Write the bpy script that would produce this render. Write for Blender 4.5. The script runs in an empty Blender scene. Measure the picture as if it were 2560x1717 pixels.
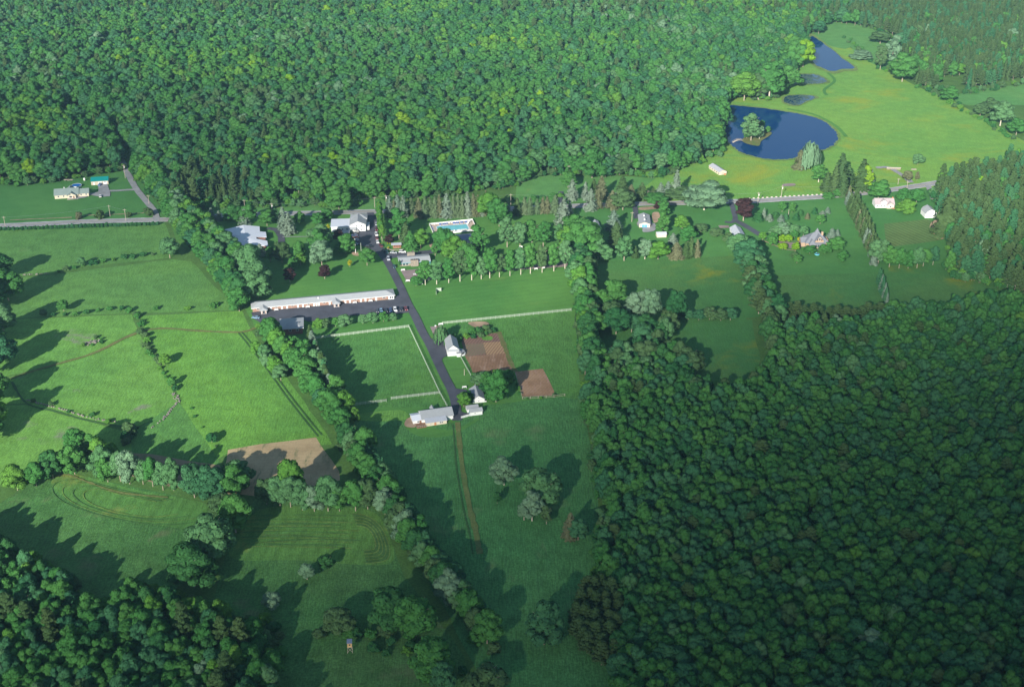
import bpy, math, random
import numpy as np
from mathutils import Vector, Matrix

# ---------------------------------------------------------------- camera, sky, sun, exposure
sc = bpy.context.scene
CAM_H, PITCH, FOC = 310.0, math.radians(26.7), 3100.0      # metres, down-tilt, focal length in photo pixels
PW, PH = 2560.0, 1717.0
SUN_EL, SUN_AZ = math.radians(22.5), math.radians(200.0)   # azimuth clockwise from +Y
cd = bpy.data.cameras.new("camera"); cam = bpy.data.objects.new("camera", cd)
sc.collection.objects.link(cam); sc.camera = cam
cam.location = (0, 0, CAM_H); cam.rotation_euler = (math.pi/2 - PITCH, 0, 0)
cd.sensor_width = 36.0; cd.lens = 36.0*FOC/PW; cd.clip_start = 1.0; cd.clip_end = 20000.0

w = bpy.data.worlds.new("World"); sc.world = w; w.use_nodes = True
nt = w.node_tree; bg = nt.nodes["Background"]
sky = nt.nodes.new("ShaderNodeTexSky"); sky.sky_type = 'NISHITA'; sky.sun_disc = False
sky.sun_elevation = SUN_EL; sky.sun_rotation = SUN_AZ; sky.air_density = 1.2; sky.dust_density = 0.2; sky.ozone_density = 1.6
nt.links.new(sky.outputs[0], bg.inputs[0]); bg.inputs[1].default_value = 0.07
sd = bpy.data.lights.new("sun", 'SUN'); sun = bpy.data.objects.new("sun", sd); sc.collection.objects.link(sun)
sd.energy = 5.0; sd.angle = math.radians(0.5); sd.color = (1.0, 0.955, 0.88)
to_sun = Vector((math.sin(SUN_AZ)*math.cos(SUN_EL), math.cos(SUN_AZ)*math.cos(SUN_EL), math.sin(SUN_EL)))
sun.rotation_euler = to_sun.to_track_quat('Z', 'Y').to_euler()
sc.view_settings.view_transform = 'Standard'; sc.view_settings.look = 'None'
sc.view_settings.exposure = 1.03; sc.view_settings.gamma = 1.0
try:
    cy = sc.cycles
    cy.max_bounces = 5; cy.diffuse_bounces = 3; cy.glossy_bounces = 2; cy.transmission_bounces = 2
    cy.transparent_max_bounces = 32; cy.volume_bounces = 0
    cy.use_denoising = True; cy.use_adaptive_sampling = True; cy.adaptive_threshold = 0.01
except Exception: pass

rng = random.Random(7); nr = np.random.default_rng(7)

# ---------------------------------------------------------------- helpers
def P(px, py, z=0.0):
    """the place on the ground (or at height z) that the photo shows at pixel px, py"""
    x = (px-PW/2)/FOC; y = (py-PH/2)/FOC
    d = Vector((x, math.cos(PITCH)-y*math.sin(PITCH), -math.sin(PITCH)-y*math.cos(PITCH)))
    t = (z-CAM_H)/d.z
    return Vector((d.x*t, d.y*t, z))
def pix(v):
    r = Vector(v)-Vector((0, 0, CAM_H))
    f = r.y*math.cos(PITCH)-r.z*math.sin(PITCH); u = r.y*math.sin(PITCH)+r.z*math.cos(PITCH)
    return PW/2+FOC*r.x/f, PH/2-FOC*u/f
def mpp(py):   # photo pixels per metre on the ground at that row
    return math.cos(PITCH)*(py-PH/2+FOC*math.tan(PITCH))/CAM_H

def link(o, parent=None):
    sc.collection.objects.link(o)
    if parent is not None: o.parent = parent
    return o
def tag(o, label=None, cat=None, group=None, kind=None):
    if label: o['label'] = label
    if cat: o['category'] = cat
    if group: o['group'] = group
    if kind: o['kind'] = kind
    return o
def empty(name, loc=(0,0,0), rz=0.0, **k):
    o = bpy.data.objects.new(name, None); o.location = loc; o.rotation_euler = (0,0,rz); o.empty_display_size = 0.5
    link(o); return tag(o, **k)
class MB:
    def __init__(s): s.v = []; s.f = []
    def box(s, x0, x1, y0, y1, z0, z1):
        b = len(s.v); s.v += [(x0,y0,z0),(x1,y0,z0),(x1,y1,z0),(x0,y1,z0),(x0,y0,z1),(x1,y0,z1),(x1,y1,z1),(x0,y1,z1)]
        s.f += [tuple(b+i for i in q) for q in ((0,3,2,1),(4,5,6,7),(0,1,5,4),(1,2,6,5),(2,3,7,6),(3,0,4,7))]; return s
    def slab(s, pts, th):          # polygon given by its top corners, thickened straight down
        n = len(pts); b = len(s.v); s.v += [tuple(p) for p in pts]+[(p[0],p[1],p[2]-th) for p in pts]
        s.f.append(tuple(range(b,b+n))); s.f.append(tuple(range(b+2*n-1,b+n-1,-1)))
        for i in range(n): j = (i+1)%n; s.f.append((b+j,b+i,b+n+i,b+n+j))
        return s
    def tube(s, a, c, r0, r1=None, n=6):
        a = Vector(a); c = Vector(c); r1 = r0 if r1 is None else r1; d = (c-a).normalized()
        u = d.orthogonal().normalized(); q = d.cross(u); b = len(s.v)
        for p, r in ((a,r0),(c,r1)):
            for i in range(n): t = 2*math.pi*i/n; s.v.append(tuple(p+u*(r*math.cos(t))+q*(r*math.sin(t))))
        for i in range(n): j = (i+1)%n; s.f.append((b+i,b+j,b+n+j,b+n+i))
        s.f.append(tuple(range(b+n-1,b-1,-1))); s.f.append(tuple(range(b+n,b+2*n))); return s
    def lathe(s, prof, c=(0,0,0), n=20):
        b = len(s.v)
        for r, z in prof:
            for i in range(n): t = 2*math.pi*i/n; s.v.append((c[0]+r*math.cos(t), c[1]+r*math.sin(t), c[2]+z))
        for k in range(len(prof)-1):
            for i in range(n): j = (i+1)%n; s.f.append((b+k*n+i,b+k*n+j,b+(k+1)*n+j,b+(k+1)*n+i))
        s.f.append(tuple(range(b+n-1,b-1,-1))); s.f.append(tuple(range(b+(len(prof)-1)*n, b+len(prof)*n))); return s
    def prism(s, sec, x0, x1):     # cross-section in (y,z) run along x
        n = len(sec); b = len(s.v); s.v += [(x0,y,z) for y,z in sec]+[(x1,y,z) for y,z in sec]
        s.f.append(tuple(range(b+n-1,b-1,-1))); s.f.append(tuple(range(b+n,b+2*n)))
        for i in range(n): j = (i+1)%n; s.f.append((b+i,b+j,b+n+j,b+n+i))
        return s
    def mesh(s, name):
        m = bpy.data.meshes.new(name); m.from_pydata(s.v, [], s.f); m.update(); return m
    def build(s, name, mat, parent=None, smooth=False, **k):
        m = s.mesh(name); m.materials.append(mat)
        if smooth: m.polygons.foreach_set('use_smooth', [True]*len(m.polygons))
        return tag(link(bpy.data.objects.new(name, m), parent), **k)
def copy_tree(o, parent=None):
    c = o.copy(); sc.collection.objects.link(c); c.parent = parent
    for ch in list(o.children): copy_tree(ch, c)
    return c
def nth(n):
    return f"{n}{'th' if 10 <= n % 100 <= 20 else {1:'st',2:'nd',3:'rd'}.get(n % 10,'th')}"

# ---------------------------------------------------------------- materials
def N(t, kind, **k):
    n = t.nodes.new(kind)
    for a, v in k.items():
        if a.startswith('i_'): n.inputs[a[2:].replace('_',' ')].default_value = v
        else: setattr(n, a, v)
    return n
def c4(c): return (c[0], c[1], c[2], 1.0)
def mixc(t, fac, a, b):
    m = N(t, 'ShaderNodeMix', data_type='RGBA')
    for s_, v in ((0, fac), (6, a), (7, b)):
        if hasattr(v, 'is_linked') or hasattr(v, 'links'): t.links.new(v, m.inputs[s_])
        else: m.inputs[s_].default_value = v if s_ == 0 else c4(v)
    return m.outputs[2]
def rampf(t, src, lo, hi, smooth=True):
    m = N(t, 'ShaderNodeMapRange'); m.interpolation_type = 'SMOOTHSTEP' if smooth else 'LINEAR'
    t.links.new(src, m.inputs[0]); m.inputs[1].default_value = lo; m.inputs[2].default_value = hi; return m.outputs[0]
def noise(t, scale, detail=3, vec=None, dist=0.0, rough=0.5):
    n = N(t, 'ShaderNodeTexNoise'); n.inputs['Scale'].default_value = scale; n.inputs['Detail'].default_value = detail
    n.inputs['Distortion'].default_value = dist; n.inputs['Roughness'].default_value = rough
    if vec is not None: t.links.new(vec, n.inputs['Vector'])
    return n.outputs[0]
def mapping(t, src, rot=(0,0,0), scale=(1,1,1)):
    m = N(t, 'ShaderNodeMapping'); t.links.new(src, m.inputs[0]); m.inputs['Rotation'].default_value = rot; m.inputs['Scale'].default_value = scale
    return m.outputs[0]
def base_mat(name, rough=0.8, spec=0.3, metal=0.0):
    m = bpy.data.materials.new(name); m.use_nodes = True; t = m.node_tree; b = t.nodes['Principled BSDF']
    b.inputs['Roughness'].default_value = rough; b.inputs['Specular IOR Level'].default_value = spec; b.inputs['Metallic'].default_value = metal
    g = N(t, 'ShaderNodeNewGeometry'); return m, t, b, g.outputs['Position']
def bump(t, b, h, strength, dist):
    n = N(t, 'ShaderNodeBump'); n.inputs['Strength'].default_value = strength; n.inputs['Distance'].default_value = dist
    t.links.new(h, n.inputs['Height']); t.links.new(n.outputs[0], b.inputs['Normal'])
def mul(t, c, f, lo, hi):
    """colour times a factor running lo..hi with f"""
    m = N(t, 'ShaderNodeMapRange'); t.links.new(f, m.inputs[0]); m.inputs[3].default_value = lo; m.inputs[4].default_value = hi
    v = N(t, 'ShaderNodeVectorMath', operation='SCALE'); t.links.new(c, v.inputs[0]); t.links.new(m.outputs[0], v.inputs['Scale']); return v.outputs[0]
def paint(name, col, rough=0.6, var=0.12, scale=1.5, spec=0.3, metal=0.0):
    m, t, b, pos = base_mat(name, rough, spec, metal)
    n = noise(t, scale, 4, pos); c = mixc(t, n, tuple(x*(1-var) for x in col), tuple(min(1,x*(1+var)) for x in col))
    t.links.new(c, b.inputs['Base Color']); return m
def shingle(name, col, rough=0.85, var=0.15):
    m, t, b, pos = base_mat(name, rough, 0.2)
    n = noise(t, 0.35, 5, pos, rough=.65); n2 = noise(t, 3.0, 2, pos)
    c = mixc(t, n, tuple(x*(1-var) for x in col), tuple(x*(1+var) for x in col)); c = mul(t, c, n2, 0.85, 1.12)
    t.links.new(c, b.inputs['Base Color']); return m
def ribbed(name, col, rough=0.45, metal=0.0, axis=0, pitch=1.2):
    m, t, b, pos = base_mat(name, rough, 0.4, metal)
    tc = N(t, 'ShaderNodeTexCoord'); wv = N(t, 'ShaderNodeTexWave'); wv.inputs['Scale'].default_value = pitch; wv.bands_direction = 'XYZ'[axis]
    t.links.new(tc.outputs['Object'], wv.inputs[0]); n = noise(t, 0.4, 4, pos)
    c = mixc(t, n, tuple(x*.86 for x in col), tuple(min(1,x*1.1) for x in col)); c = mul(t, c, wv.outputs[1], 0.9, 1.04)
    t.links.new(c, b.inputs['Base Color']); bump(t, b, wv.outputs[1], 0.4, 0.05); return m
def brick(name, col, mortar):
    m, t, b, pos = base_mat(name, 0.9, 0.15)
    tc = N(t, 'ShaderNodeTexCoord'); br = N(t, 'ShaderNodeTexBrick'); br.inputs['Scale'].default_value = 3.0
    br.inputs['Color1'].default_value = c4(col); br.inputs['Color2'].default_value = c4(tuple(x*.75 for x in col)); br.inputs['Mortar'].default_value = c4(mortar)
    t.links.new(mapping(t, tc.outputs['Object'], rot=(math.pi/2,0,0)), br.inputs[0]); c = mul(t, br.outputs[0], noise(t, .6, 3, pos), .8, 1.15)
    t.links.new(c, b.inputs['Base Color']); return m
def stone(name, a, b_, scale=1.6):
    m, t, b, pos = base_mat(name, 0.9, 0.15)
    v = N(t, 'ShaderNodeTexVoronoi'); v.inputs['Scale'].default_value = scale; t.links.new(pos, v.inputs['Vector'])
    sx = N(t, 'ShaderNodeSeparateColor'); t.links.new(v.outputs['Color'], sx.inputs[0]); c = mixc(t, sx.outputs[0], a, b_)
    c = mul(t, c, rampf(t, v.outputs['Distance'], 0.0, 0.25), 1.05, .7)
    t.links.new(c, b.inputs['Base Color']); return m
def grass(name, a, b_, patch=None, patch_lo=.55, patch_hi=.75, patch_scale=.02, stripe=None, tuft=1.0, streak=0.0, bumpd=.25, psy=None):
    """grass: two greens mixed over several sizes of patch, mown stripes or blown streaks where wanted"""
    m, t, b, pos = base_mat(name, 0.95, 0.1)
    n1 = noise(t, 0.012, 4, pos, dist=.6, rough=.6); n2 = noise(t, 0.11, 4, pos, rough=.65); n3 = noise(t, 0.9, 3, pos, rough=.7)
    c = mixc(t, rampf(t, n1, .32, .68), a, b_); c = mul(t, c, rampf(t, n2, .25, .75), 1-.17*tuft, 1+.17*tuft); c = mul(t, c, rampf(t, n3, .3, .7), 1-.2*tuft, 1+.2*tuft)
    if patch:
        pv = pos if psy is None else mapping(t, pos, rot=(0,0,psy[0]), scale=(1,psy[1],1))
        c = mixc(t, rampf(t, noise(t, patch_scale, 5, pv, dist=.4, rough=.65), patch_lo, patch_hi), c, patch)
    h = n3
    if stripe:
        ang, sc_, amp, dist = stripe
        wv = N(t, 'ShaderNodeTexWave'); wv.inputs['Scale'].default_value = sc_; wv.inputs['Distortion'].default_value = dist; wv.inputs['Detail'].default_value = 2; wv.inputs['Detail Scale'].default_value = .4
        t.links.new(mapping(t, pos, rot=(0,0,ang)), wv.inputs[0]); c = mul(t, c, wv.outputs[1], 1-amp, 1+amp)
    if streak:
        ns = noise(t, .5, 3, mapping(t, pos, rot=(0,0,.35), scale=(3.0,.35,1)), rough=.7); c = mul(t, c, rampf(t, ns, .3, .7), 1-streak, 1+streak); h = ns
    t.links.new(c, b.inputs['Base Color']); bump(t, b, h, .7, bumpd); return m
def soil(name, a, b_, ang, sc_, amp, rowcol=None, patch=None):
    m, t, b, pos = base_mat(name, 0.95, 0.1)
    c = mixc(t, rampf(t, noise(t, .06, 4, pos, rough=.65), .35, .65), a, b_); c = mul(t, c, noise(t, 1.2, 3, pos), .75, 1.2)
    if patch: c = mixc(t, rampf(t, noise(t, .25, 5, mapping(t, pos, rot=(0,0,ang), scale=(1,.25,1)), rough=.7), .5, .7), c, patch)
    wv = N(t, 'ShaderNodeTexWave'); wv.inputs['Scale'].default_value = sc_; wv.inputs['Distortion'].default_value = 1.2; wv.inputs['Detail Scale'].default_value = .5
    t.links.new(mapping(t, pos, rot=(0,0,ang)), wv.inputs[0])
    if rowcol: c = mixc(t, rampf(t, wv.outputs[1], .35, .75), c, rowcol)
    else: c = mul(t, c, wv.outputs[1], 1-amp, 1+amp)
    t.links.new(c, b.inputs['Base Color']); bump(t, b, wv.outputs[1], .3, .05); return m
def asphalt(name, a, var=.18):
    m, t, b, pos = base_mat(name, 0.85, 0.3)
    c = mixc(t, rampf(t, noise(t, .12, 5, pos, rough=.65), .3, .7), tuple(x*(1-var) for x in a), tuple(x*(1+var) for x in a)); c = mul(t, c, noise(t, 2.5, 3, pos), .85, 1.15)
    t.links.new(c, b.inputs['Base Color']); return m
def foliage(name, a, b_, trans=.22):
    """leaves: hue drifts from plant to plant and from clump to clump"""
    m = bpy.data.materials.new(name); m.use_nodes = True; t = m.node_tree; t.nodes.remove(t.nodes['Principled BSDF'])
    out = t.nodes['Material Output']; oi = N(t, 'ShaderNodeObjectInfo'); tc = N(t, 'ShaderNodeTexCoord')
    c = mixc(t, oi.outputs['Random'], a, b_); c = mul(t, c, rampf(t, noise(t, .45, 3, tc.outputs['Object'], rough=.6), .3, .7), .82, 1.16)
    d = N(t, 'ShaderNodeBsdfDiffuse'); tr = N(t, 'ShaderNodeBsdfTranslucent'); mx = N(t, 'ShaderNodeMixShader'); mx.inputs[0].default_value = trans
    t.links.new(c, d.inputs[0]); t.links.new(c, tr.inputs[0]); t.links.new(d.outputs[0], mx.inputs[1]); t.links.new(tr.outputs[0], mx.inputs[2]); t.links.new(mx.outputs[0], out.inputs[0]); return m

M = {
 'white': paint('white_paint', (.66,.66,.64)), 'cream': paint('cream_siding', (.58,.50,.38)), 'tan': paint('tan_siding', (.50,.42,.32)),
 'brick': brick('orange_brick', (.29,.15,.105), (.36,.31,.27)), 'redbrick': brick('dark_red_brick', (.20,.06,.05), (.3,.25,.22)), 'sandbrick': brick('sand_brick', (.40,.27,.17), (.4,.34,.28)),
 'stone': stone('field_stone', (.42,.35,.27), (.27,.24,.2)), 'glass': paint('window_glass', (.03,.035,.045), .12, .1, 1, .6), 'wood': paint('brown_wood', (.22,.12,.07)),
 'palewood': paint('weathered_wood', (.42,.36,.29), .9), 'pole': paint('pole_wood', (.38,.32,.26), .9), 'bark': paint('bark', (.30,.25,.19), .95, .3, 2.0), 'palebark': paint('pale_bark', (.45,.40,.32), .95, .25, 2.0),
 'roofgrey': shingle('grey_shingle', (.30,.315,.32)), 'roofdark': shingle('slate_grey_shingle', (.17,.18,.20)), 'rooflight': shingle('pale_grey_shingle', (.33,.345,.35)), 'roofgreen': shingle('grey_green_shingle', (.20,.25,.23)),
 'roofpink': shingle('pinkish_shingle', (.37,.31,.31)), 'roofwhite': paint('white_roof_sheet', (.60,.62,.66), .5, .06, .3), 'roofteal': ribbed('teal_metal_sheet', (.0,.21,.19)), 'roofblue': ribbed('blue_grey_metal_sheet', (.16,.20,.28)),
 'roofmetal': ribbed('pale_metal_sheet', (.44,.46,.49)), 'rooftin': ribbed('weathered_tin_sheet', (.42,.42,.44), .5), 'roofworn': ribbed('worn_grey_roofing', (.30,.31,.32), .7, 0, 1, .5), 'teal': paint('teal_trim', (.10,.32,.34)), 'bluedoor': paint('blue_door_paint', (.10,.30,.52)),
 'green_awning': paint('dark_green_canvas', (.01,.10,.08)), 'metal': paint('grey_metal', (.45,.46,.47), .4, .05, 1, .5, .6), 'black': paint('black_rubber', (.02,.02,.022)), 'vinyl': paint('pale_vinyl', (.36,.42,.33), .5),
 'concrete': paint('concrete', (.50,.45,.38), .9), 'deck': paint('pool_deck_concrete', (.46,.36,.28), .9), 'rust': paint('rusty_orange', (.45,.20,.10)), 'canvas_blue': paint('blue_canvas', (.05,.10,.32)), 'aqua': paint('aqua_plastic', (.12,.50,.62), .4), 'yellowline': paint('yellow_road_paint', (.55,.40,.08)), 'whiteline': paint('white_road_paint', (.62,.62,.6)),
 'redpaint': paint('red_lamp', (.4,.02,.02), .3), 'headlamp': paint('headlamp_glass', (.7,.7,.68), .1, .02, 1, .8), 'rock': stone('rubble_stone', (.38,.33,.29), (.22,.2,.19), 2.5), 'redbox': paint('red_wood', (.17,.08,.06)),
}

# unseen vapour volumes added toward the sun to darken parts of the ground
SHADE_CLOUDS = [((320,325),(350*k,240*k,90*k),.0021,900) for k in (1.5,1.2,.9,.6)]+[((0,190),(560*k,150*k,60*k),.0022,930) for k in (1.2,.8)]+[((-330,960),(380*k,190*k,60*k),.0006,960) for k in (1.4,1.0,.6)]
for (cx_,cy_),(ra,rb,rc),den,alt in SHADE_CLOUDS:
    me = bpy.data.meshes.new('shade_cloud'); b = MB(); b.lathe([(max(.001,math.sin(math.pi*k/20)),-math.cos(math.pi*k/20)) for k in range(21)], n=36); me.from_pydata(b.v, [], b.f)
    o = link(bpy.data.objects.new('shade_cloud', me)); o.location = (cx_+to_sun.x/to_sun.z*alt, cy_+to_sun.y/to_sun.z*alt, alt); o.scale = (ra,rb,rc); tag(o, 'unseen flat vapour added behind the camera to shade the ground', kind='stuff')
    m = bpy.data.materials.new('shade_vapour'); m.use_nodes = True; t = m.node_tree; t.nodes.remove(t.nodes['Principled BSDF']); v = t.nodes.new('ShaderNodeVolumePrincipled'); v.inputs['Color'].default_value = (.97,.98,1,1); v.inputs['Density'].default_value = den
    t.links.new(v.outputs[0], t.nodes['Material Output'].inputs['Volume']); me.materials.append(m)
# ---------------------------------------------------------------- ground, fields, roads, water
G = {
 'rut': grass('wet_rut', (.042,.105,.032), (.052,.12,.035)),
 'under': grass('undergrowth', (.065,.145,.034), (.08,.165,.038)),
 'lawn': grass('lawn_grass', (0.060,0.180,0.039), (0.089,0.222,0.046), (.189,.249,.050), .6, .85, .03, (1.25,.06,.035,3.0), .45, 0, .06),
 'lawn2': grass('house_lawn_grass', (0.055,0.174,0.044), (0.076,0.204,0.049), (.151,.249,.046), .62, .8, .03, None, .45, 0, .06),
 'hay_a': grass('blue_green_hay', (.085,.205,.049), (.103,.232,.049), (.117,.186,.055), .62, .8, .03, None, 1.0, .16, .4),
 'hay_b': grass('yellow_green_hay', (0.101,0.246,0.049), (0.126,0.276,0.051), (.178,.197,.134), .60, .72, .028, None, 1.0, .16, .4),
 'hay_c': grass('bright_hay', (0.096,0.240,0.043), (0.121,0.276,0.043), (.077,.210,.034), .58, .75, .03, None, 1.0, .16, .4),
 'pasture': grass('pasture_grass', (0.062,0.180,0.043), (0.086,0.210,0.046), (.075,.199,.030), .58, .78, .05, None, 1.0, .18, .3),
 'meadow': grass('buttercup_meadow', (.125,.282,.053), (.161,.308,.053), (.264,.294,.030), .50, .74, .012, None, .6, .12, .3, (.9,1.4)),
 'field_r': grass('olive_field', (0.055,0.168,0.043), (0.076,0.174,0.043), (.172,.211,.025), .55, .75, .02, None, .5, .1, .2),
 'field_c': grass('coarse_meadow', (0.055,0.174,0.049), (0.072,0.198,0.055), (.105,.192,.066), .57, .72, .03, None, 1.1, .2, .4),
 'mown': grass('mown_rows', (0.071,0.186,0.043), (0.096,0.210,0.043), (.201,.213,.050), .56, .74, .03, (.12,.055,.09,9.0), .9, .12, .4),
 'rough': grass('rough_pasture', (0.055,0.156,0.040), (0.071,0.162,0.044), (.122,.154,.067), .56, .76, .035, None, 1.3, .15, .5),
 'bank': grass('mown_bank', (0.086,0.228,0.061), (0.101,0.240,0.061), (.168,.228,.069), .6, .8, .05, None, .7, 0, .1),
 'reeds': grass('reedy_margin', (.12,.19,.05), (.15,.21,.06), None, stripe=None, tuft=1.2),
 'tan': soil('mown_straw', (.36,.265,.145), (.45,.34,.19), 1.45, .11, .025, None, (.16,.17,.08)),
 'tan2': soil('weedy_stubble', (.17,.155,.085), (.26,.20,.12), 1.45, .11, .025, None, (.09,.14,.05)),
 'earth': soil('tilled_earth', (.21,.12,.07), (.28,.17,.10), 0.1, .2, .06, None, (.33,.22,.15)),
 'earth2': soil('harrowed_earth', (.25,.145,.08), (.35,.22,.13), .45, .2, .05, None, (.36,.23,.17)),
 'rows_g': soil('vegetable_rows', (.20,.12,.09), (.22,.14,.1), .33, .2, .1, (.16,.15,.085)), 'rows_y': soil('straw_rows', (.25,.14,.09), (.28,.17,.1), .33, .2, .1, (.34,.23,.12)),
 'rows_b': soil('bare_rows', (.17,.10,.08), (.2,.12,.09), .33, .2, .2),
 'road': asphalt('old_asphalt', (.26,.26,.27)), 'lot': asphalt('dark_asphalt', (.065,.068,.085)), 'gravel': asphalt('gravel', (.25,.25,.25)), 'shoulder': asphalt('pale_shoulder', (.42,.40,.37)), 'patio': asphalt('patio_paving', (.22,.17,.16)),
 'dirt': asphalt('bare_dirt', (.33,.23,.15), .3), 'track': grass('worn_track', (.115,.15,.045), (.15,.15,.055), (.09,.16,.04), .5, .7, .1, None, .8),
 'garden': grass('garden_rows_grass', (.085,.16,.05), (.11,.17,.05), None, stripe=(-.5,.09,.16,.5), tuft=.6),
}
LZ = [0.0]
def ground_poly(name, pts, mat, z=None, ctrl=True, n=None, kind='structure', label=None):
    """a flat sheet a few centimetres above the last one; the outline is smoothed between the listed corners"""
    LZ[0] += 0.004; z = LZ[0] if z is None else z
    q = [P(*p) for p in pts]
    if n:                                  # Catmull-Rom
        r = []
        for i in range(len(q)):
            a, b, c, d = q[i-1], q[i], q[(i+1) % len(q)], q[(i+2) % len(q)]
            for k in range(n):
                t = k/n; r.append(.5*((2*b)+(c-a)*t+(2*a-5*b+4*c-d)*t*t+(3*b-a-3*c+d)*t**3))
        q = [p+Vector((rng.uniform(-.9,.9),rng.uniform(-.9,.9),0)) for p in r] if mat.name in ('pond_water','lily_pond_water','reedy_margin') else r
    else:                                  # straight sides with a little waver
        r = []
        for i in range(len(q)):
            a, b = q[i], q[(i+1) % len(q)]; L = (b-a).length; m = max(1, int(L/9)) if ctrl else 1
            nrm = Vector((-(b-a).y, (b-a).x, 0)).normalized() if L > 0 else Vector((0,0,0))
            for k in range(m): r.append(a.lerp(b, k/m)+nrm*(rng.uniform(-.6,.6) if (ctrl and k) else 0))
        q = r
    me = bpy.data.meshes.new(name); me.from_pydata([(p.x,p.y,z) for p in q], [], [tuple(range(len(q)))]); me.update()
    if me.polygons[0].normal.z < 0: me.flip_normals()
    me.materials.append(mat); o = link(bpy.data.objects.new(name, me)); tag(o, kind=kind, label=label); return o
def smooth_line(q, n=8):
    r = []
    for i in range(len(q)-1):
        a, b, c, d = q[max(0,i-1)], q[i], q[i+1], q[min(len(q)-1,i+2)]
        for k in range(n):
            t = k/n; r.append(.5*((2*b)+(c-a)*t+(2*a-5*b+4*c-d)*t*t+(3*b-a-3*c+d)*t**3))
    r.append(q[-1]); return r
def strip(name, pts, wid, mat, z=None, off=0.0, jitter=0.0, world=False, kind='structure'):
    LZ[0] += 0.004; z = LZ[0] if z is None else z
    q = smooth_line([p if world else P(*p) for p in pts]); v = []; f = []
    for i, p in enumerate(q):
        d = (q[min(i+1,len(q)-1)]-q[max(i-1,0)]).normalized(); nn = Vector((-d.y,d.x,0)); wj = wid*(1+rng.uniform(-jitter,jitter))
        v += [tuple(Vector((p.x,p.y,z))+nn*(off-wj/2)), tuple(Vector((p.x,p.y,z))+nn*(off+wj/2))]
    for i in range(len(q)-1): f.append((2*i,2*i+2,2*i+3,2*i+1))
    me = bpy.data.meshes.new(name); me.from_pydata(v, [], f); me.update()
    if me.polygons[0].normal.z < 0: me.flip_normals()
    me.materials.append(mat); o = link(bpy.data.objects.new(name, me)); tag(o, kind=kind); return o

MB().box(-4500,4500,-700,6500,-2.0,.0).build('ground', G['under'], kind='structure')
ground_poly('field', [(-90,452),(120,445),(330,425),(420,545),(410,560),(-90,575)], G['lawn2'])
ground_poly('field', [(-90,576),(412,558),(428,600),(436,643),(200,668),(120,684),(-90,702)], G['hay_a'])
ground_poly('field', [(-90,703),(120,688),(436,648),(480,655),(540,720),(610,775),(350,783),(100,792),(-90,806)], G['hay_a'])
ground_poly('field', [(-90,807),(95,795),(330,786),(345,825),(250,872),(120,917),(-90,966)], G['hay_b'])
ground_poly('field', [(-90,968),(120,921),(345,830),(395,900),(446,1002),(400,1040),(330,1072),(180,1040),(68,1008),(-90,1012)], G['hay_b'])
ground_poly('field', [(-90,1012),(66,1012),(190,1045),(320,1080),(335,1130),(180,1170),(-90,1230)], G['hay_b'])
ground_poly('field', [(350,790),(606,778),(630,828),(705,930),(790,1045),(830,1110),(575,1130),(540,1150),(470,1080),(452,1000),(400,900)], G['hay_c'])
ground_poly('field', [(330,1080),(445,1005),(520,1110),(548,1152),(560,1180),(440,1150),(330,1130)], G['pasture'])
ground_poly('field', [(290,1130),(380,1135),(470,1152),(548,1162),(600,1240),(420,1215),(330,1190)], G['tan2'])
ground_poly('field', [(560,1175),(570,1124),(650,1110),(790,1093),(848,1178),(850,1200),(760,1225),(640,1240),(560,1230)], G['tan'])
ground_poly('field', [(60,1215),(185,1185),(420,1235),(560,1275),(620,1290),(480,1440),(400,1500),(200,1520),(0,1420),(-60,1300)], G['rough'])
ground_poly('field', [(130,1200),(190,1186),(350,1226),(520,1262),(510,1320),(380,1310),(240,1280),(150,1235)], G['mown'], n=6)
ground_poly('field', [(640,1240),(900,1250),(960,1290),(1010,1440),(1160,1640),(1180,1800),(700,1800),(640,1600),(520,1560),(560,1400)], G['rough'])
ground_poly('field', [(655,1272),(780,1266),(920,1274),(965,1320),(985,1395),(930,1412),(740,1400),(580,1395),(600,1330)], G['mown'], n=6)
ground_poly('lawn', [(425,555),(480,545),(1440,525),(1452,1010),(1180,1060),(850,1040),(640,820),(560,690),(440,600)], G['lawn'])
ground_poly('field', [(788,850),(1022,824),(1116,1012),(1100,1018),(866,1018)], G['pasture'], ctrl=False)
ground_poly('field', [(1108,812),(1428,780),(1446,1000),(1410,988),(1220,1003),(1185,960),(1150,890)], G['pasture'])
ground_poly('field', [(850,1035),(1130,1058),(1215,1012),(1400,992),(1452,1000),(1500,1200),(1490,1500),(1560,1800),(1260,1800),(1100,1500),(1000,1320),(900,1140)], G['field_c'])
ground_poly('lawn', [(1010,1050),(1120,1075),(1195,1045),(1180,1062),(1120,1090),(1040,1088)], G['lawn'], n=5)
ground_poly('lawn', [(1440,520),(2700,415),(2700,760),(2240,770),(1920,790),(1500,820),(1440,660)], G['lawn2'])
ground_poly('field', [(1478,655),(1660,648),(1848,640),(1856,720),(1866,800),(1700,800),(1500,790),(1470,730)], G['field_r'])
ground_poly('field', [(1560,806),(1880,800),(1900,900),(1880,1020),(1500,1010),(1500,830)], G['field_r'])
ground_poly('field', [(1930,690),(2220,680),(2225,740),(2200,790),(1940,800)], G['field_r'])
ground_poly('field', [(2220,665),(2400,655),(2560,700),(2560,760),(2230,760)], G['field_r'])
ground_poly('meadow', [(1540,505),(1560,470),(1690,425),(1780,330),(1830,240),(1960,200),(1985,150),(2010,100),(2050,90),(2110,110),(2200,170),(2290,215),(2400,262),(2545,345),(2640,400),(2480,440),(2400,452),(2330,470),(2130,482),(1900,496),(1700,504)], G['meadow'])
ground_poly('field', [(2100,60),(2180,70),(2230,100),(2240,160),(2180,160),(2120,110)], G['bank'], n=4)
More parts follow.
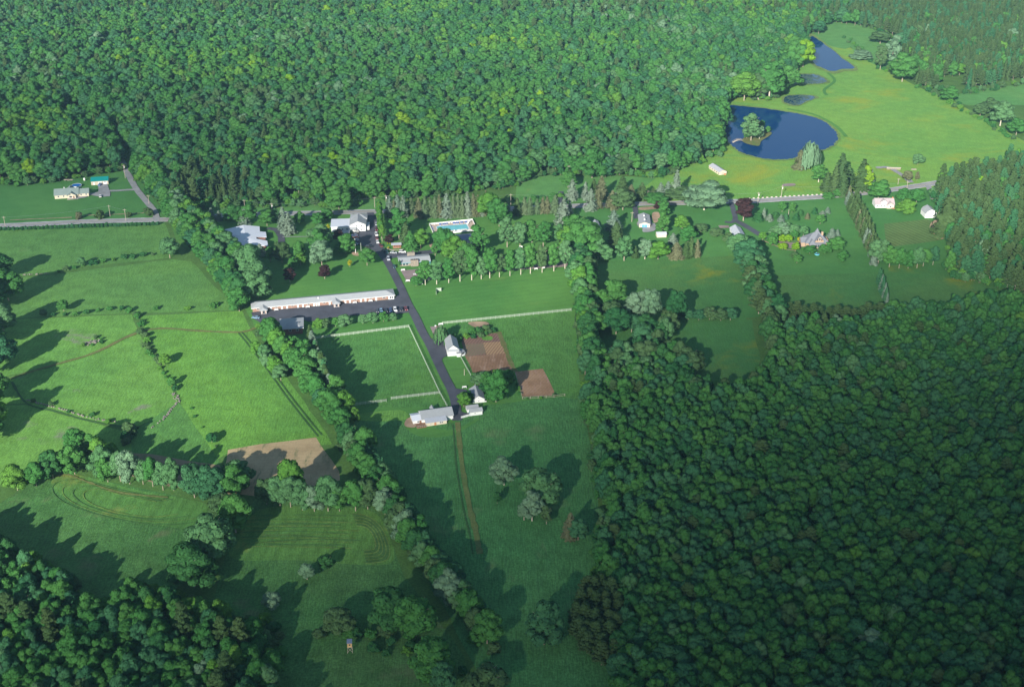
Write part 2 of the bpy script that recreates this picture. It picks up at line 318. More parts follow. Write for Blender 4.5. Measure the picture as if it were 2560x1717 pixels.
ground_poly('field', [(2390,240),(2480,220),(2700,205),(2700,262),(2500,262),(2410,262)], G['bank'], n=4)
ground_poly('field', [(1290,440),(1480,438),(1640,445),(1560,505),(1290,510)], G['bank'])
ground_poly('field', [(1495,285),(1560,275),(1640,288),(1640,300),(1510,300)], G['bank'])
ground_poly('field', [(150,268),(200,262),(240,290),(200,305),(150,300)], G['bank'], n=4)
ground_poly('field', [(540,500),(860,490),(980,498),(980,530),(480,545)], G['bank'])
ground_poly('garden', [(2210,560),(2320,548),(2350,570),(2356,600),(2290,610),(2215,620)], G['garden'])
ground_poly('bare_soil', [(2330,555),(2362,550),(2368,590),(2345,598),(2325,580)], G['dirt'], n=4)
ground_poly('field', [(2015,80),(2060,50),(2120,58),(2125,120),(2060,110)], G['bank'], n=4)
# gardens and tilled plots of the farm
ground_poly('field', [(1150,842),(1245,832),(1262,860),(1270,888),(1166,893)], G['rows_b'], ctrl=False)
ground_poly('field', [(1156,862),(1208,858),(1216,884),(1163,892)], G['rows_g'], ctrl=False)
ground_poly('field', [(1208,857),(1254,854),(1266,884),(1216,887)], G['rows_y'], ctrl=False)
ground_poly('field', [(1163,892),(1266,884),(1284,925),(1262,931),(1184,937)], G['earth'])
ground_poly('lawn', [(1205,843),(1222,840),(1232,844),(1228,850),(1209,850)], G['hay_c'], n=4)
ground_poly('field', [(1287,930),(1357,922),(1386,980),(1380,990),(1307,992)], G['earth2'])
ground_poly('field', [(870,1040),(1000,1025),(1012,1050),(900,1052)], G['hay_b'], n=4)
strip('path', [(1247,830),(1262,868),(1276,905),(1290,930)], 2.5, G['track'], jitter=.3)
# swaths of cut hay lying in curved windrows
G['swath'] = grass('cut_hay', (.115,.20,.045), (.135,.21,.05), None, tuft=1.2); G['swath2'] = grass('dark_furrow', (.062,.145,.042), (.07,.155,.042), None, tuft=1.0)  # swath2 is a slightly darker grass green between the hay strips
for i in range(13):
    k = 1-i*.042; cx_, cy_ = 905, 1345
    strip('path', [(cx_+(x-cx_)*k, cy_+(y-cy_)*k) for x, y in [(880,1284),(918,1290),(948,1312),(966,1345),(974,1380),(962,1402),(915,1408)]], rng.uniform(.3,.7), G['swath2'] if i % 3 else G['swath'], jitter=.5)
for i in range(16):
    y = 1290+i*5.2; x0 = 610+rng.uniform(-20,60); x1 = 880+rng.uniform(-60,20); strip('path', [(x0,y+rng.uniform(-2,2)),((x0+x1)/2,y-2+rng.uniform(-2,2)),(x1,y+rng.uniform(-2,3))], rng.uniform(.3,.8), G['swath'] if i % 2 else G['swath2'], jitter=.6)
for i in range(4):
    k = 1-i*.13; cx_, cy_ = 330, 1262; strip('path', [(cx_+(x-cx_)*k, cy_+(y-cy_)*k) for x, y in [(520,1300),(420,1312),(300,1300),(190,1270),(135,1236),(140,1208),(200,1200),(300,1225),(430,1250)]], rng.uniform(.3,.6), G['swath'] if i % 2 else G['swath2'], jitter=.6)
# tracks
strip('path', [(0,955),(110,920),(230,885),(330,838),(400,822),(500,828),(600,831),(640,820)], 2.2, G['track'], jitter=.2)
for off in (-1.0, 1.0): strip('path', [(600,832),(625,862),(670,920),(720,990),(775,1060),(800,1090)], .8, G['rut'], off=off)
for off in (-3.6, -1.4): strip('path', [(1143,1062),(1147,1110),(1154,1180),(1170,1270),(1185,1330),(1195,1385)], .7 if off < -3 else 1.0, G['rut'] if off < -3 else G['track'], off=off+1.5, jitter=.25)
strip('path', [(1144,1056),(1149,1110),(1158,1180),(1175,1270),(1190,1330),(1200,1385)], 2.4, G['track'], jitter=.3)
strip('path', [(1445,765),(1438,800),(1446,860),(1448,930)], .7, G['rut'])
strip('path', [(130,1196),(165,1186),(220,1206),(300,1232),(420,1244)], 1.2, G['track'], jitter=.5)
strip('path', [(30,955),(66,1008),(140,1030),(230,1055),(320,1068)], 1.2, G['rut'], jitter=.4)
# the road and the drives
ROAD = [(-150,571),(0,565.5),(120,560),(214,555),(330,552),(430,549),(553,540),(650,537),(744,534.5),(830,533),(900,530.5),(963,530),(1100,528),(1250,524),(1370,519),(1447,515.5),(1592,511),(1720,508),(1819,505),(1894,503),(1954,499),(2056,493),(2156,484),(2225,476),(2319,462),(2420,443),(2600,420)]
strip('path', ROAD, 8.4, G['shoulder'], jitter=.08); strip('road', ROAD, 6.9, G['road'])
for s_ in (-.14, .14): strip('road_marking', ROAD, .16, M['yellowline'], off=s_)
for s_ in (-3.1, 3.1): strip('road_marking', ROAD, .14, M['whiteline'], off=s_)
strip('road', [(392,551),(385,528),(362,500),(340,472),(322,440),(312,420),(300,392),(285,365),(262,325),(240,290)], 4.6, G['gravel'], jitter=.05)
strip('path', [(343,475),(318,476),(290,478),(260,478)], 3.6, G['gravel'], jitter=.08)
ground_poly('path', [(246,461),(268,460),(274,478),(276,484),(275,492),(262,493),(246,492),(226,489),(214,495),(190,499),(168,500),(172,494),(205,491),(226,484),(246,481)], G['gravel'], ctrl=False)
DRIVE = [(926,533),(928,560),(930,590),(940,612),(954,636),(966,652),(984,684),(1002,720),(1021,762),(1038,792),(1056,830),(1074,862),(1093,903),(1113,945),(1128,974),(1138,1005),(1143,1052)]
strip('path', DRIVE, 4.9, G['lot'])
ground_poly('path', [(914,540),(942,538),(944,575),(946,605),(958,622),(968,634),(995,632),(1040,629),(1070,627),(1088,623),(1103,624),(1102,630),(1085,634),(1050,642),(1000,644),(970,648),(958,647),(948,636),(930,626),(912,618),(896,612),(896,575),(914,575)], G['lot'], ctrl=False)
ground_poly('path', [(628,782),(672,777),(985,749),(996,735),(1012,742),(1032,780),(1020,783),(990,786),(940,787),(880,790),(812,797),(772,806),(757,800),(735,812),(690,815),(655,810),(634,798)], G['lot'], ctrl=False)
ground_poly('path', [(1060,838),(1072,846),(1092,850),(1106,850),(1118,888),(1108,895),(1102,906),(1096,905)], G['lot'], n=3)
ground_poly('path', [(1118,960),(1134,971),(1165,976),(1166,980),(1152,986),(1144,1000),(1146,1022),(1160,1033),(1176,1034),(1154,1046),(1140,1050),(1132,1000)], G['lot'], n=3)
ground_poly('path', [(618,600),(632,578),(648,568),(660,576),(664,592),(706,600),(706,612),(690,612),(688,596),(700,585),(694,581),(690,576)], G['lot'], n=3) if False else strip('path', [(668,572),(690,576),(702,592),(704,612)], 4.5, G['lot'], jitter=.1)
strip('path', [(706,594),(740,593),(790,592),(846,588)], 1.1, G['gravel'])
ground_poly('patio', [(1002,678),(1046,674),(1082,672),(1100,695),(1060,704),(1018,706)], G['patio'], ctrl=False)
ground_poly('patio', [(1075,818),(1106,815),(1112,846),(1088,848)], G['patio'], ctrl=False)
ground_poly('patio', [(1170,655),(1290,640),(1400,618),(1420,640),(1418,668),(1290,676),(1215,682)], G['patio'], ctrl=False)
ground_poly('patio', [(1074,612),(1090,606),(1092,618),(1082,624),(1076,620)], G['dirt'], n=3)
ground_poly('path', [(1593,556),(1598,570),(1606,571),(1607,581),(1625,581),(1638,576),(1640,562),(1630,558),(1626,545)], G['gravel'], n=3)
ground_poly('bare_soil', [(1630,535),(1646,532),(1650,545),(1644,556),(1634,557)], G['dirt'], n=3)
ground_poly('bare_soil', [(1600,520),(1640,518),(1650,522),(1620,526),(1598,526)], G['dirt'], n=3)
strip('path', [(1586,514),(1589,530),(1590,548)], 3.6, G['lot'])
ground_poly('bare_soil', [(1795,565),(1822,565),(1823,571),(1800,572)], G['patio'], ctrl=False)
strip('path', [(1828,508),(1834,530),(1838,548),(1830,557),(1812,556)], 3.6, G['lot']); strip('path', [(1836,552),(1856,562),(1878,575),(1900,588),(1925,598),(1948,606)], 5, G['lot'])
ground_poly('patio', [(1942,604),(1955,605),(1985,608),(2003,606),(2002,622),(1985,624),(1968,620)], G['patio'], n=3)
strip('path', [(1955,606),(1970,606),(2002,607)], .5, M['sandbrick'], z=.9); strip('path', [(1905,602),(1930,612),(1960,624),(1990,628)], .9, G['dirt'], jitter=.3)
strip('path', [(2320,466),(2326,480),(2334,500)], 4, G['gravel']); strip('path', [(2278,458),(2262,444),(2240,430),(2220,420),(2190,421)], 4.2, G['gravel'], jitter=.2)
strip('path', [(1405,516),(1400,500),(1403,480)], 3.6, G['lot'])
ground_poly('bare_soil', [(1955,463),(1970,460),(1988,461),(1985,466),(1960,467)], G['patio'], n=3)
strip('bare_soil', [(25,552),(90,549),(180,545)], 1.0, G['dirt'], jitter=.4); strip('bare_soil', [(216,540),(300,537),(360,534)], .9, G['dirt'], jitter=.5)
ground_poly('bare_soil', [(880,632),(905,634),(900,641),(884,640)], G['dirt'], n=3)
ground_poly('bare_soil', [(1170,810),(1180,806),(1215,806),(1222,816),(1190,820)], G['dirt'], n=3)
ground_poly('bare_soil', [(1016,1050),(1030,1046),(1040,1068),(1022,1070),(1011,1064)], G['dirt'], n=3)

# ---- ponds
def water_mat():
    m = bpy.data.materials.new('pond_water'); m.use_nodes = True; t = m.node_tree; b = t.nodes['Principled BSDF']
    b.inputs['Base Color'].default_value = (.0,.032,.12,1); b.inputs['Roughness'].default_value = .06; b.inputs['IOR'].default_value = 1.17
    g = N(t, 'ShaderNodeNewGeometry'); bump(t, b, noise(t, .8, 3, g.outputs['Position']), .05, .05); return m
WAT = water_mat()
Z6 = lambda l: [(1780+x/5.845, 220+y/5.845) for x, y in l]
Z8 = lambda l: [(1900+x/3.542, y/3.542) for x, y in l]
MAINP = Z6([(60,250),(180,255),(340,265),(700,300),(1040,350),(1350,405),(1600,480),(1750,590),(1830,700),(1790,820),(1650,900),(1480,940),(1200,1030),(930,1055),(700,1030),(520,980),(370,920),(300,850),(200,760),(120,560),(60,400)])
def lily_mat():
    m, t, b, pos = base_mat('lily_pond_water', .12, .5); f = rampf(t, noise(t, .22, 5, pos, dist=1.0, rough=.65), .42, .56)
    t.links.new(mixc(t, f, (.0,.03,.09), (.06,.10,.07)), b.inputs['Base Color']); r = N(t, 'ShaderNodeMapRange'); t.links.new(f, r.inputs[0]); r.inputs[3].default_value = .06; r.inputs[4].default_value = .6; t.links.new(r.outputs[0], b.inputs['Roughness']); return m
LILY = lily_mat()
def ring(pts, k, dy=0):
    cx = sum(p[0] for p in pts)/len(pts); cy_ = sum(p[1] for p in pts)/len(pts)
    return [(cx+(x-cx)*k, cy_+(y-cy_)*k+dy) for x, y in pts]
ground_poly('field', ring(MAINP, 1.045), G['reeds'], n=8)
ground_poly('pond', MAINP, WAT, n=8)
ISL = Z6([(440,790),(520,835),(680,862),(720,790),(830,720),(872,672),(800,650),(640,680),(470,740)])
P2 = Z6([(1050,160),(1150,118),(1300,115),(1480,128),(1500,160),(1400,200),(1240,262),(1080,225)])
P3 = Z8([(250,700),(330,672),(420,662),(520,675),(590,718),(560,740),(420,748),(250,745)])
P4 = Z8([(450,330),(520,360),(600,420),(700,500),(830,605),(730,618),(640,635),(560,610),(470,560),(430,450)])
for pp in (P2, P3, P4):
    ground_poly('field', ring(pp, 1.18), G['reeds'], n=4); ground_poly('pond', pp, WAT if pp is P4 else LILY, n=4)
island_z = LZ[0]+.35
ground_poly('island', ISL, G['track'], z=island_z, n=4)
strip('path', Z8([(600,650),(660,720),(570,800),(590,850)]), 3.0, G['lawn']); strip('path', Z6([(1100,310),(1500,400),(1800,560),(1960,720)]), 3.2, G['lawn'])
# ---------------------------------------------------------------- trees
def leaf_mesh(name, C, Nn, S, asp=None):
    """one small four-sided leaf spray per row: centre, facing, size"""
    n = len(C); Nn = Nn/np.linalg.norm(Nn, axis=1, keepdims=True); r = nr.normal(size=(n,3))
    U = np.cross(Nn, r); U /= np.linalg.norm(U, axis=1, keepdims=True); V = np.cross(Nn, U)
    if asp is not None: V = asp[0]; U = np.cross(Nn, V); U /= np.linalg.norm(U, axis=1, keepdims=True)
    a = 1.0 if asp is None else asp[1]
    U = U*(S*.5)[:,None]; V = V*(S*.5*a)[:,None]
    co = np.stack([C-U-V, C+U-V*.8, C+U*.9+V, C-U*.8+V*.9], axis=1).reshape(-1,3).astype(np.float32)
    return co
def mk(name, co, mats, extra=None):
    me = bpy.data.meshes.new(name); n = len(co)//4
    ev, ef = ([], []) if extra is None else extra
    nv = len(co)+len(ev); me.vertices.add(nv)
    allco = np.concatenate([co, np.array(ev, dtype=np.float32).reshape(-1,3)]) if len(ev) else co
    me.vertices.foreach_set('co', allco.ravel()); ls = [4]*n+[len(f) for f in ef]
    lv = np.concatenate([np.arange(n*4), np.array([len(co)+i for f in ef for i in f], dtype=np.int64)]) if ef else np.arange(n*4)
    me.loops.add(len(lv)); me.loops.foreach_set('vertex_index', lv.astype(np.int32)); me.polygons.add(len(ls))
    st = np.concatenate([[0], np.cumsum(ls)[:-1]]).astype(np.int32); me.polygons.foreach_set('loop_start', st)
    try: me.polygons.foreach_set('loop_total', np.array(ls, dtype=np.int32))
    except Exception: pass
    if ef: me.polygons.foreach_set('material_index', np.array([0]*n+[1]*len(ef), dtype=np.int32))
    me.update(calc_edges=True)
    for m in mats: me.materials.append(m)
    return me
def sph(n):
    v = nr.normal(size=(n,3)); return v/np.linalg.norm(v, axis=1, keepdims=True)
def broadleaf(H=15.0, W=9.0, low=.22, lobes=26, per=190, size=.55, lean=0.0, shape=1.0):
    """a crown of billowing lobes on an uneven ellipsoid, gaps between them; returns leaf corners"""
    R = W/2; zc = H*(low+(1-low)*.52); RZ = H*(1-low)*.5; C = []; Nn = []; S = []
    d = sph(lobes*3); d = d[d[:,2] > -.8][:lobes]; k = nr.uniform(.52,.80,len(d))
    cen = np.stack([d[:,0]*k*R, d[:,1]*k*R, d[:,2]*k*RZ*shape], 1); cen[:,0] *= 1+.18*math.sin(lean*3+1); cen[:,2] += zc
    taper = 1-.35*np.clip((cen[:,2]-zc)/RZ, -1, 1)*(.9 if shape > .9 else .2); cen[:,0] *= taper; cen[:,1] *= taper
    lr = nr.uniform(.23,.43,len(d))*R
    for c, r in zip(cen, lr):
        m = int(per*(r/(.34*R))**2); v = sph(m); v[:,2] = np.abs(v[:,2])*np.where(nr.random(m) < .75, 1, -1)
        q = c+v*np.array([r,r,r*.85])*nr.uniform(.72,1.05,(m,1)); C.append(q); Nn.append(v*1.0+nr.normal(scale=.2,size=(m,3))); S.append(nr.uniform(.6,1.25,m)*size)
    m = per*3; v = sph(m); C.append(v*np.array([R*.55,R*.55,RZ*.62])+np.array([0,0,zc])); Nn.append(v+nr.normal(scale=.4,size=(m,3))); S.append(np.full(m, size*1.7))
    return leaf_mesh('', np.concatenate(C), np.concatenate(Nn), np.concatenate(S))
def spruce(H=15.0, W=6.0, whorls=24, arms=20, size=.8, low=.04, gap=.15):
    C = []; Nn = []; S = []; D = []
    for k in range(whorls):
        t = (k+.5)/whorls; z = H*(low+(1-low)*t); r = W/2*(1-t)**.66*(1-.2*math.exp(-t*9))*1.15+.25
        for a in range(max(5, int(arms*(1-.6*t)))):
            if nr.random() < gap: continue
            th = nr.uniform(0, 2*math.pi); rr = r*nr.uniform(.7,1.12); st = max(2, int(rr/.42))
            for j in range(st):
                f = (j+.7)/st; q = np.array([math.cos(th)*rr*f, math.sin(th)*rr*f, z-.32*rr*f+.15*rr*f*f]); C.append(q+nr.normal(scale=.07,size=3))
                Nn.append(np.array([math.cos(th)*.95, math.sin(th)*.95, .55])+nr.normal(scale=.3,size=3)); S.append(size*nr.uniform(.7,1.25)*(1.15-.3*f)); D.append(0)
    return leaf_mesh('', np.array(C), np.array(Nn), np.array(S))
def pine(H=18.0, W=9.0, n=34, low=.18, size=.8):
    """plumes of needles on upswept limbs with open gaps between them"""
    C = []; Nn = []; S = []; limbs = []
    for k in range(n):
        t = low+(1-low)*(k+.5)/n; th = k*2.4+nr.uniform(-.4,.4); L = W/2*(1-((t-low)/(1-low))**1.7*.82)*nr.uniform(.7,1.1)
        z0 = H*t; up = .12+.3*t; tip = (math.cos(th)*L, math.sin(th)*L, z0+L*up); limbs.append(((0,0,z0-.2), tip))
        for j in range(5):
            f = .35+.65*(j+1)/5; c = np.array([tip[0]*f, tip[1]*f, z0+L*up*f]); m = 20; v = sph(m); v[:,2] = np.abs(v[:,2])*.9
            rad = W*.12*(1.25-.5*f); C.append(c+v*rad*np.array([1.2,1.2,.75])); Nn.append(v+np.array([0,0,.35])+nr.normal(scale=.35,size=(m,3))); S.append(nr.uniform(.6,1.2,m)*size)
    v = sph(90); C.append(v*np.array([W*.1,W*.1,H*.06])+np.array([0,0,H*.97])); Nn.append(v); S.append(np.full(90, size*.8))
    return leaf_mesh('', np.concatenate(C), np.concatenate(Nn), np.concatenate(S)), limbs
def willow(H=12.0, W=16.0, n=150):
    C = []; S = []; D = []; Nn = []
    for k in range(n):
        th = nr.uniform(0, 2*math.pi); r = W/2*math.sqrt(nr.uniform(.03,1)); top = H*(1-.5*(2*r/W)**2.6)*nr.uniform(.86,1.02); bot = max(.8, top-nr.uniform(2.5,8)*(.5+r/W))
        for j in range(int((top-bot)/.42)):
            C.append([math.cos(th)*r+nr.normal(0,.2), math.sin(th)*r+nr.normal(0,.2), top-j*.42]); Nn.append([math.cos(th), math.sin(th), .4+nr.normal(0,.3)]); S.append(nr.uniform(.5,.95)); D.append([0,0,1])
    D = np.array(D, float)+nr.normal(scale=.15,size=(len(D),3)); D /= np.linalg.norm(D, axis=1, keepdims=True)
    return leaf_mesh('', np.array(C), np.array(Nn)+nr.normal(scale=.2,size=(len(C),3)), np.array(S), (D, 1.5))
def trunk_mb(H, r, limbs=(), top=.8, fork=True):
    b = MB(); b.tube((0,0,-.5), (0,0,H*.3), r, r*.75, 7); b.tube((0,0,H*.3), (.02*H,0,H*top), r*.75, r*.15, 6)
    if fork:
        for k in range(6):
            a = k*1.05+.3; z = H*(.24+.07*k); L = H*.2; b.tube((0,0,z), (math.cos(a)*L, math.sin(a)*L, z+L*1.0), r*.42, r*.1, 5)
    for a, c in limbs: b.tube(a, c, r*.2, r*.06, 4)
    return b
TR = {}   # kind -> list of (crown coords, trunk MB); H and W as built
def proto(kind, make, H, W): TR.setdefault(kind, []).append((make, H, W))
for i in range(6):
    TR.setdefault('broad', []).append((broadleaf(15, 9.5, low=-.04+.03*(i%3), lobes=32+4*(i%3), lean=i, shape=(1.0,.95,1.05,.88,1.0,.92)[i]), trunk_mb(15,.2), 15, 9.5))
for i in range(2): TR.setdefault('oval', []).append((broadleaf(13, 6.5, low=-.02, lobes=26, per=90, size=.5, lean=i), trunk_mb(13,.2), 13, 6.5))
for i in range(2): TR.setdefault('maple', []).append((broadleaf(15, 8.5, low=.04, lobes=25, lean=i), trunk_mb(15,.24), 15, 8.5))
for i in range(3): TR.setdefault('spruce', []).append((spruce(15, 6.0, gap=.04+.08*i), trunk_mb(15,.22,top=.97,fork=False), 15, 6.0))
for i in range(3):
    p_, l_ = pine(18, 9.0, n=30+4*i, low=.14+.05*i); TR.setdefault('pine', []).append((p_, trunk_mb(18,.27,l_,top=.98,fork=False), 18, 9.0))
TR['willow'] = [(willow(), trunk_mb(12,.5,top=.7), 12, 16.0)]
for i in range(3): TR.setdefault('shrub', []).append((broadleaf(2.6, 3.0, low=-.1, lobes=14, per=38, size=.42, lean=i), None, 2.6, 3.0))
for i in range(2): TR.setdefault('column', []).append((broadleaf(13, 3.6, low=.06, lobes=34, per=45, size=.5, lean=i, shape=1.05), trunk_mb(13,.16,fork=False), 13, 3.6))
FM = {
 'green': foliage('leaf_green', (0.045,0.161,0.039), (0.070,0.195,0.045)), 'dark': foliage('leaf_dark', (0.029,0.116,0.039), (0.045,0.140,0.041)), 'bright': foliage('leaf_bright', (0.081,0.215,0.035), (0.103,0.231,0.039)),
 'pale': foliage('leaf_pale', (.075,.190,.070), (.098,.210,.085)), 'silver': foliage('leaf_silver', (.120,.225,.120), (.145,.245,.140)), 'teal': foliage('leaf_teal', (0.038,0.133,0.058), (0.056,0.161,0.066)),
 'olive': foliage('needle_olive', (.052,.105,.038), (.070,.125,.045)), 'needle': foliage('needle_green', (0.051,0.102,0.034), (0.073,0.123,0.044)), 'blue': foliage('needle_blue', (0.134,0.199,0.146), (0.179,0.236,0.166)),
 'brown': foliage('needle_brown', (.118,.135,.068), (.145,.155,.082)), 'purple': foliage('leaf_purple', (.040,.020,.022), (.052,.026,.026)), 'yellow': foliage('leaf_yellow', (0.281,0.312,0.019), (0.337,0.333,0.019)), 'lime': foliage('leaf_lime', (0.134,0.279,0.019), (0.168,0.301,0.024)),
 'sage': foliage('needle_sage', (.098,.158,.075), (.125,.18,.09)), 'dull': foliage('leaf_dull', (.062,.130,.048), (.080,.150,.056)),
}
_cm = {}; _tm = {}
def crown_mesh(kind, i, tint):
    k = (kind, i, tint)
    if k not in _cm: _cm[k] = mk('crown', TR[kind][i][0], [FM[tint]])
    return _cm[k]
def trunk_mesh(kind, i, bark='bark'):
    k = (kind, i, bark)
    if k not in _tm:
        m = TR[kind][i][1].mesh('trunk'); m.materials.append(M[bark]); _tm[k] = m
    return _tm[k]
NAMES = {'maple':'maple_tree','broad':'broadleaf_tree','oval':'broadleaf_tree','column':'columnar_tree','spruce':'spruce_tree','pine':'pine_tree','willow':'willow_tree','shrub':'shrub'}
COUNT = {}
def tree(kind, loc, H, W, tint, label, group=None, cat=None, bark='bark', name=None):
    i = rng.randrange(len(TR[kind])); _, tb, h0, w0 = TR[kind][i]; COUNT[kind] = COUNT.get(kind, 0)+1
    nm = name or NAMES[kind]; cat = cat or ('shrub' if kind == 'shrub' else 'tree')
    if kind == 'shrub':
        o = bpy.data.objects.new(nm, crown_mesh(kind, i, tint)); link(o); o.location = loc
    else:
        o = empty(nm, loc)
        t = link(bpy.data.objects.new('trunk', trunk_mesh(kind, i, bark)), o); c = link(bpy.data.objects.new('crown', crown_mesh(kind, i, tint)), o)
    o.rotation_euler = (0,0,rng.uniform(0,6.28)); o.scale = (W/w0, W/w0, H/h0); return tag(o, label, cat, group)
def tpx(kind, x, y, hpx, wpx, tint, label, **k):
    if kind in ('broad','maple','oval'): wpx *= 1.28; hpx *= 1.1
    if kind == 'spruce': wpx *= 1.4; hpx *= 1.06
    if kind == 'maple': wpx *= 1.12
    """a tree whose foot the photo shows at x, y and whose picture is hpx tall and wpx wide (photo pixels)"""
    s = mpp(y); f = math.cos(PITCH+math.atan((y-PH/2)/FOC)); loc = P(x, y)
    return tree(kind, (loc.x, loc.y, .0), hpx/(s*f), wpx/s, tint, label, **k)
TW = {'sage':'sage green','green':'green','dark':'dark green','bright':'bright green','pale':'pale green','silver':'silvery green','teal':'bluish green','olive':'olive green','needle':'deep green','blue':'blue-grey','brown':'brownish','purple':'dark purple','yellow':'yellow','lime':'lime green','dull':'dull green'}
def row(kind, pts, spacing, H, W, tints, where, group, jit=1.5, hv=.18, bark='bark', unit='tree', frm='from the road', cat=None, start=1, name=None):
    """single plants along a line, each labelled by its count along the line"""
    
    if kind == 'broad': spacing *= 1.22; W *= 1.16
    q = smooth_line([P(*p) for p in pts], 12); seg = []; acc = 0.0; nxt = spacing*.3; n = start
    for a, b in zip(q, q[1:]):
        L = (b-a).length
        while acc+L >= nxt:
            p = a.lerp(b, (nxt-acc)/L); d = (b-a).normalized(); nn = Vector((-d.y,d.x,0)); p = p+nn*rng.uniform(-jit,jit)
            f = 1+rng.uniform(-hv,hv); tint = rng.choice(tints)
            kd = kind if isinstance(kind, str) else rng.choice(kind)
            tree(kd, (p.x,p.y,0), H*f, W*f*rng.uniform(.88,1.12), tint, f"{TW[tint]} {unit}, {nth(n)} {frm} {where}", group, bark=bark, cat=cat, name=name); n += 1
            nxt += spacing*rng.uniform(.8,1.2)
        acc += L
    return n

# -- belts of broadleaf trees between the fields
MIX = ['green']*4+['bright','dark','teal','pale']; MIX2 = ['green','green','bright','pale','pale','dark','silver']; MIXD = ['dark','teal','green','green','dull']
g1 = 'trees of the long belt behind the motel'
row('broad', [(345,418),(362,450),(385,480),(415,520),(450,560),(500,612),(545,665),(580,715),(608,760)], 6.0, 15, 9.6, MIX, 'in the outer belt row', g1, 1.5)
row('broad', [(420,500),(470,548),(520,592),(575,640),(628,690),(650,735)], 7.0, 13.5, 9.4, MIX2, 'in the inner belt row by the hall', g1, 1.5)
row('broad', [(668,850),(695,880),(722,915),(765,960),(800,1008),(838,1060),(868,1110)], 6.5, 15, 9.4, MIX, 'in the belt beside the pasture', g1, 2.0, frm='down from the brick annex')
row('broad', [(735,880),(765,908),(800,955),(845,1010),(880,1065)], 8.0, 14, 8.2, MIX2, 'on the pasture side of the belt', g1, 2.0, frm='down from the brick annex')
row(['spruce','spruce','pine'], [(772,862),(795,905),(812,945),(826,985),(842,1012)], 5.5, 12, 5.0, ['blue','blue','teal','needle'], 'in the spruce strip facing the pasture', g1, 1.2, frm='down from the brick annex', unit='spruce')
row('broad', [(868,1115),(905,1170),(940,1225),(968,1280),(1000,1330),(1040,1390),(1085,1455),(1135,1520),(1185,1575),(1235,1620)], 5.6, 14.5, 9.2, ['pale','silver','green','dull','dark','green'], 'in the lower meadow belt', g1, 1.6, name='hedgerow_tree', frm='from the straw field')
row('broad', [(905,1130),(945,1200),(985,1265),(1030,1330),(1080,1410),(1140,1490),(1200,1550)], 7.5, 13.5, 9, ['dark','green','teal','pale'], 'on the shaded side of the lower belt', g1, 1.6, name='hedgerow_tree', frm='from the straw field')
row('broad', [(372,425),(400,470),(440,515),(490,560),(545,610),(600,665)], 8.0, 15, 10, MIX, 'in the hidden middle of the belt', g1, 2, frm='from the lane')
row('broad', [(645,880),(670,915),(705,960)], 7.0, 10, 7, ['bright','green','pale'], 'on the hayfield side of the belt', g1, 1.5, frm='from the annex')
row('broad', [(386,462),(415,520),(462,592),(520,660),(575,735),(606,782)], 6.4, 13.5, 9.6, MIX, 'on the field edge of the belt', g1, 1.6, frm='from the lane', name='hedgerow_tree')
g2 = 'trees of the belt at the garden end'
row('broad', [(1462,665),(1470,720),(1476,780),(1484,840)], 6.5, 14, 9.0, MIXD, 'on the far side of the garden belt', g2, 1.5, name='hedgerow_tree')
row('broad', [(1440,655),(1446,710),(1452,765),(1462,820),(1475,875),(1478,930)], 5.0, 15, 9.0, ['green','bright','green','dark','pale'], 'in the belt past the garden', g2, 1.5, name='hedgerow_tree')
row(['broad','pine'], [(1862,650),(1868,690),(1880,735),(1898,775),(1915,815),(1925,860)], 5.2, 14.5, 9.6, ['teal','dark','pale','needle','dull'], 'in the belt below the pale shed', 'trees of the belt below the pale shed', 1.8)
row('broad', [(1885,655),(1895,695),(1908,735),(1925,775),(1945,815)], 6.5, 14, 9.4, ['teal','dark','green','pale'], 'on the far side of that shed belt', 'trees of the belt below the pale shed', 1.5)
row('broad', [(30,1225),(95,1218),(165,1185),(225,1178)], 7.0, 16, 10.5, ['green','bright','dark'], 'in the hedgerow over the hay meadow', 'trees above the mown meadow', 1.5, name='hedgerow_tree', frm='from the dark wood edge')
row('broad', [(180,1150),(230,1150),(290,1170)], 6.0, 16, 9.5, ['bright','green'], 'in the hay meadow back row', 'trees above the mown meadow', 1.5, name='hedgerow_tree', frm='from the dark wood edge')
row('broad', [(245,1192),(290,1205),(345,1212),(395,1222),(440,1228)], 4.4, 17, 7.6, ['pale','silver','pale','green','green'], 'in the pale stand', 'trees above the mown meadow', 1.3, name='hedgerow_tree', frm='from the dark wood edge')
row('broad', [(478,1238),(540,1255),(585,1245),(600,1210)], 7.0, 17, 11, ['green','teal','pale'], 'around the straw field corner', 'trees above the mown meadow', 1.0, name='hedgerow_tree', frm='past the pale stand')
row('broad', [(655,1262),(700,1268),(760,1275),(815,1280),(870,1278),(920,1272)], 5.0, 16, 9.2, ['silver','dull','dull','green','pale','silver'], 'in the row below the straw field', 'trees below the straw field', 1.2, name='hedgerow_tree', frm='from the field gap')
tpx('broad', 728, 1245, 90, 60, 'bright', 'bright yellow-green tree rising behind the row below the straw field')
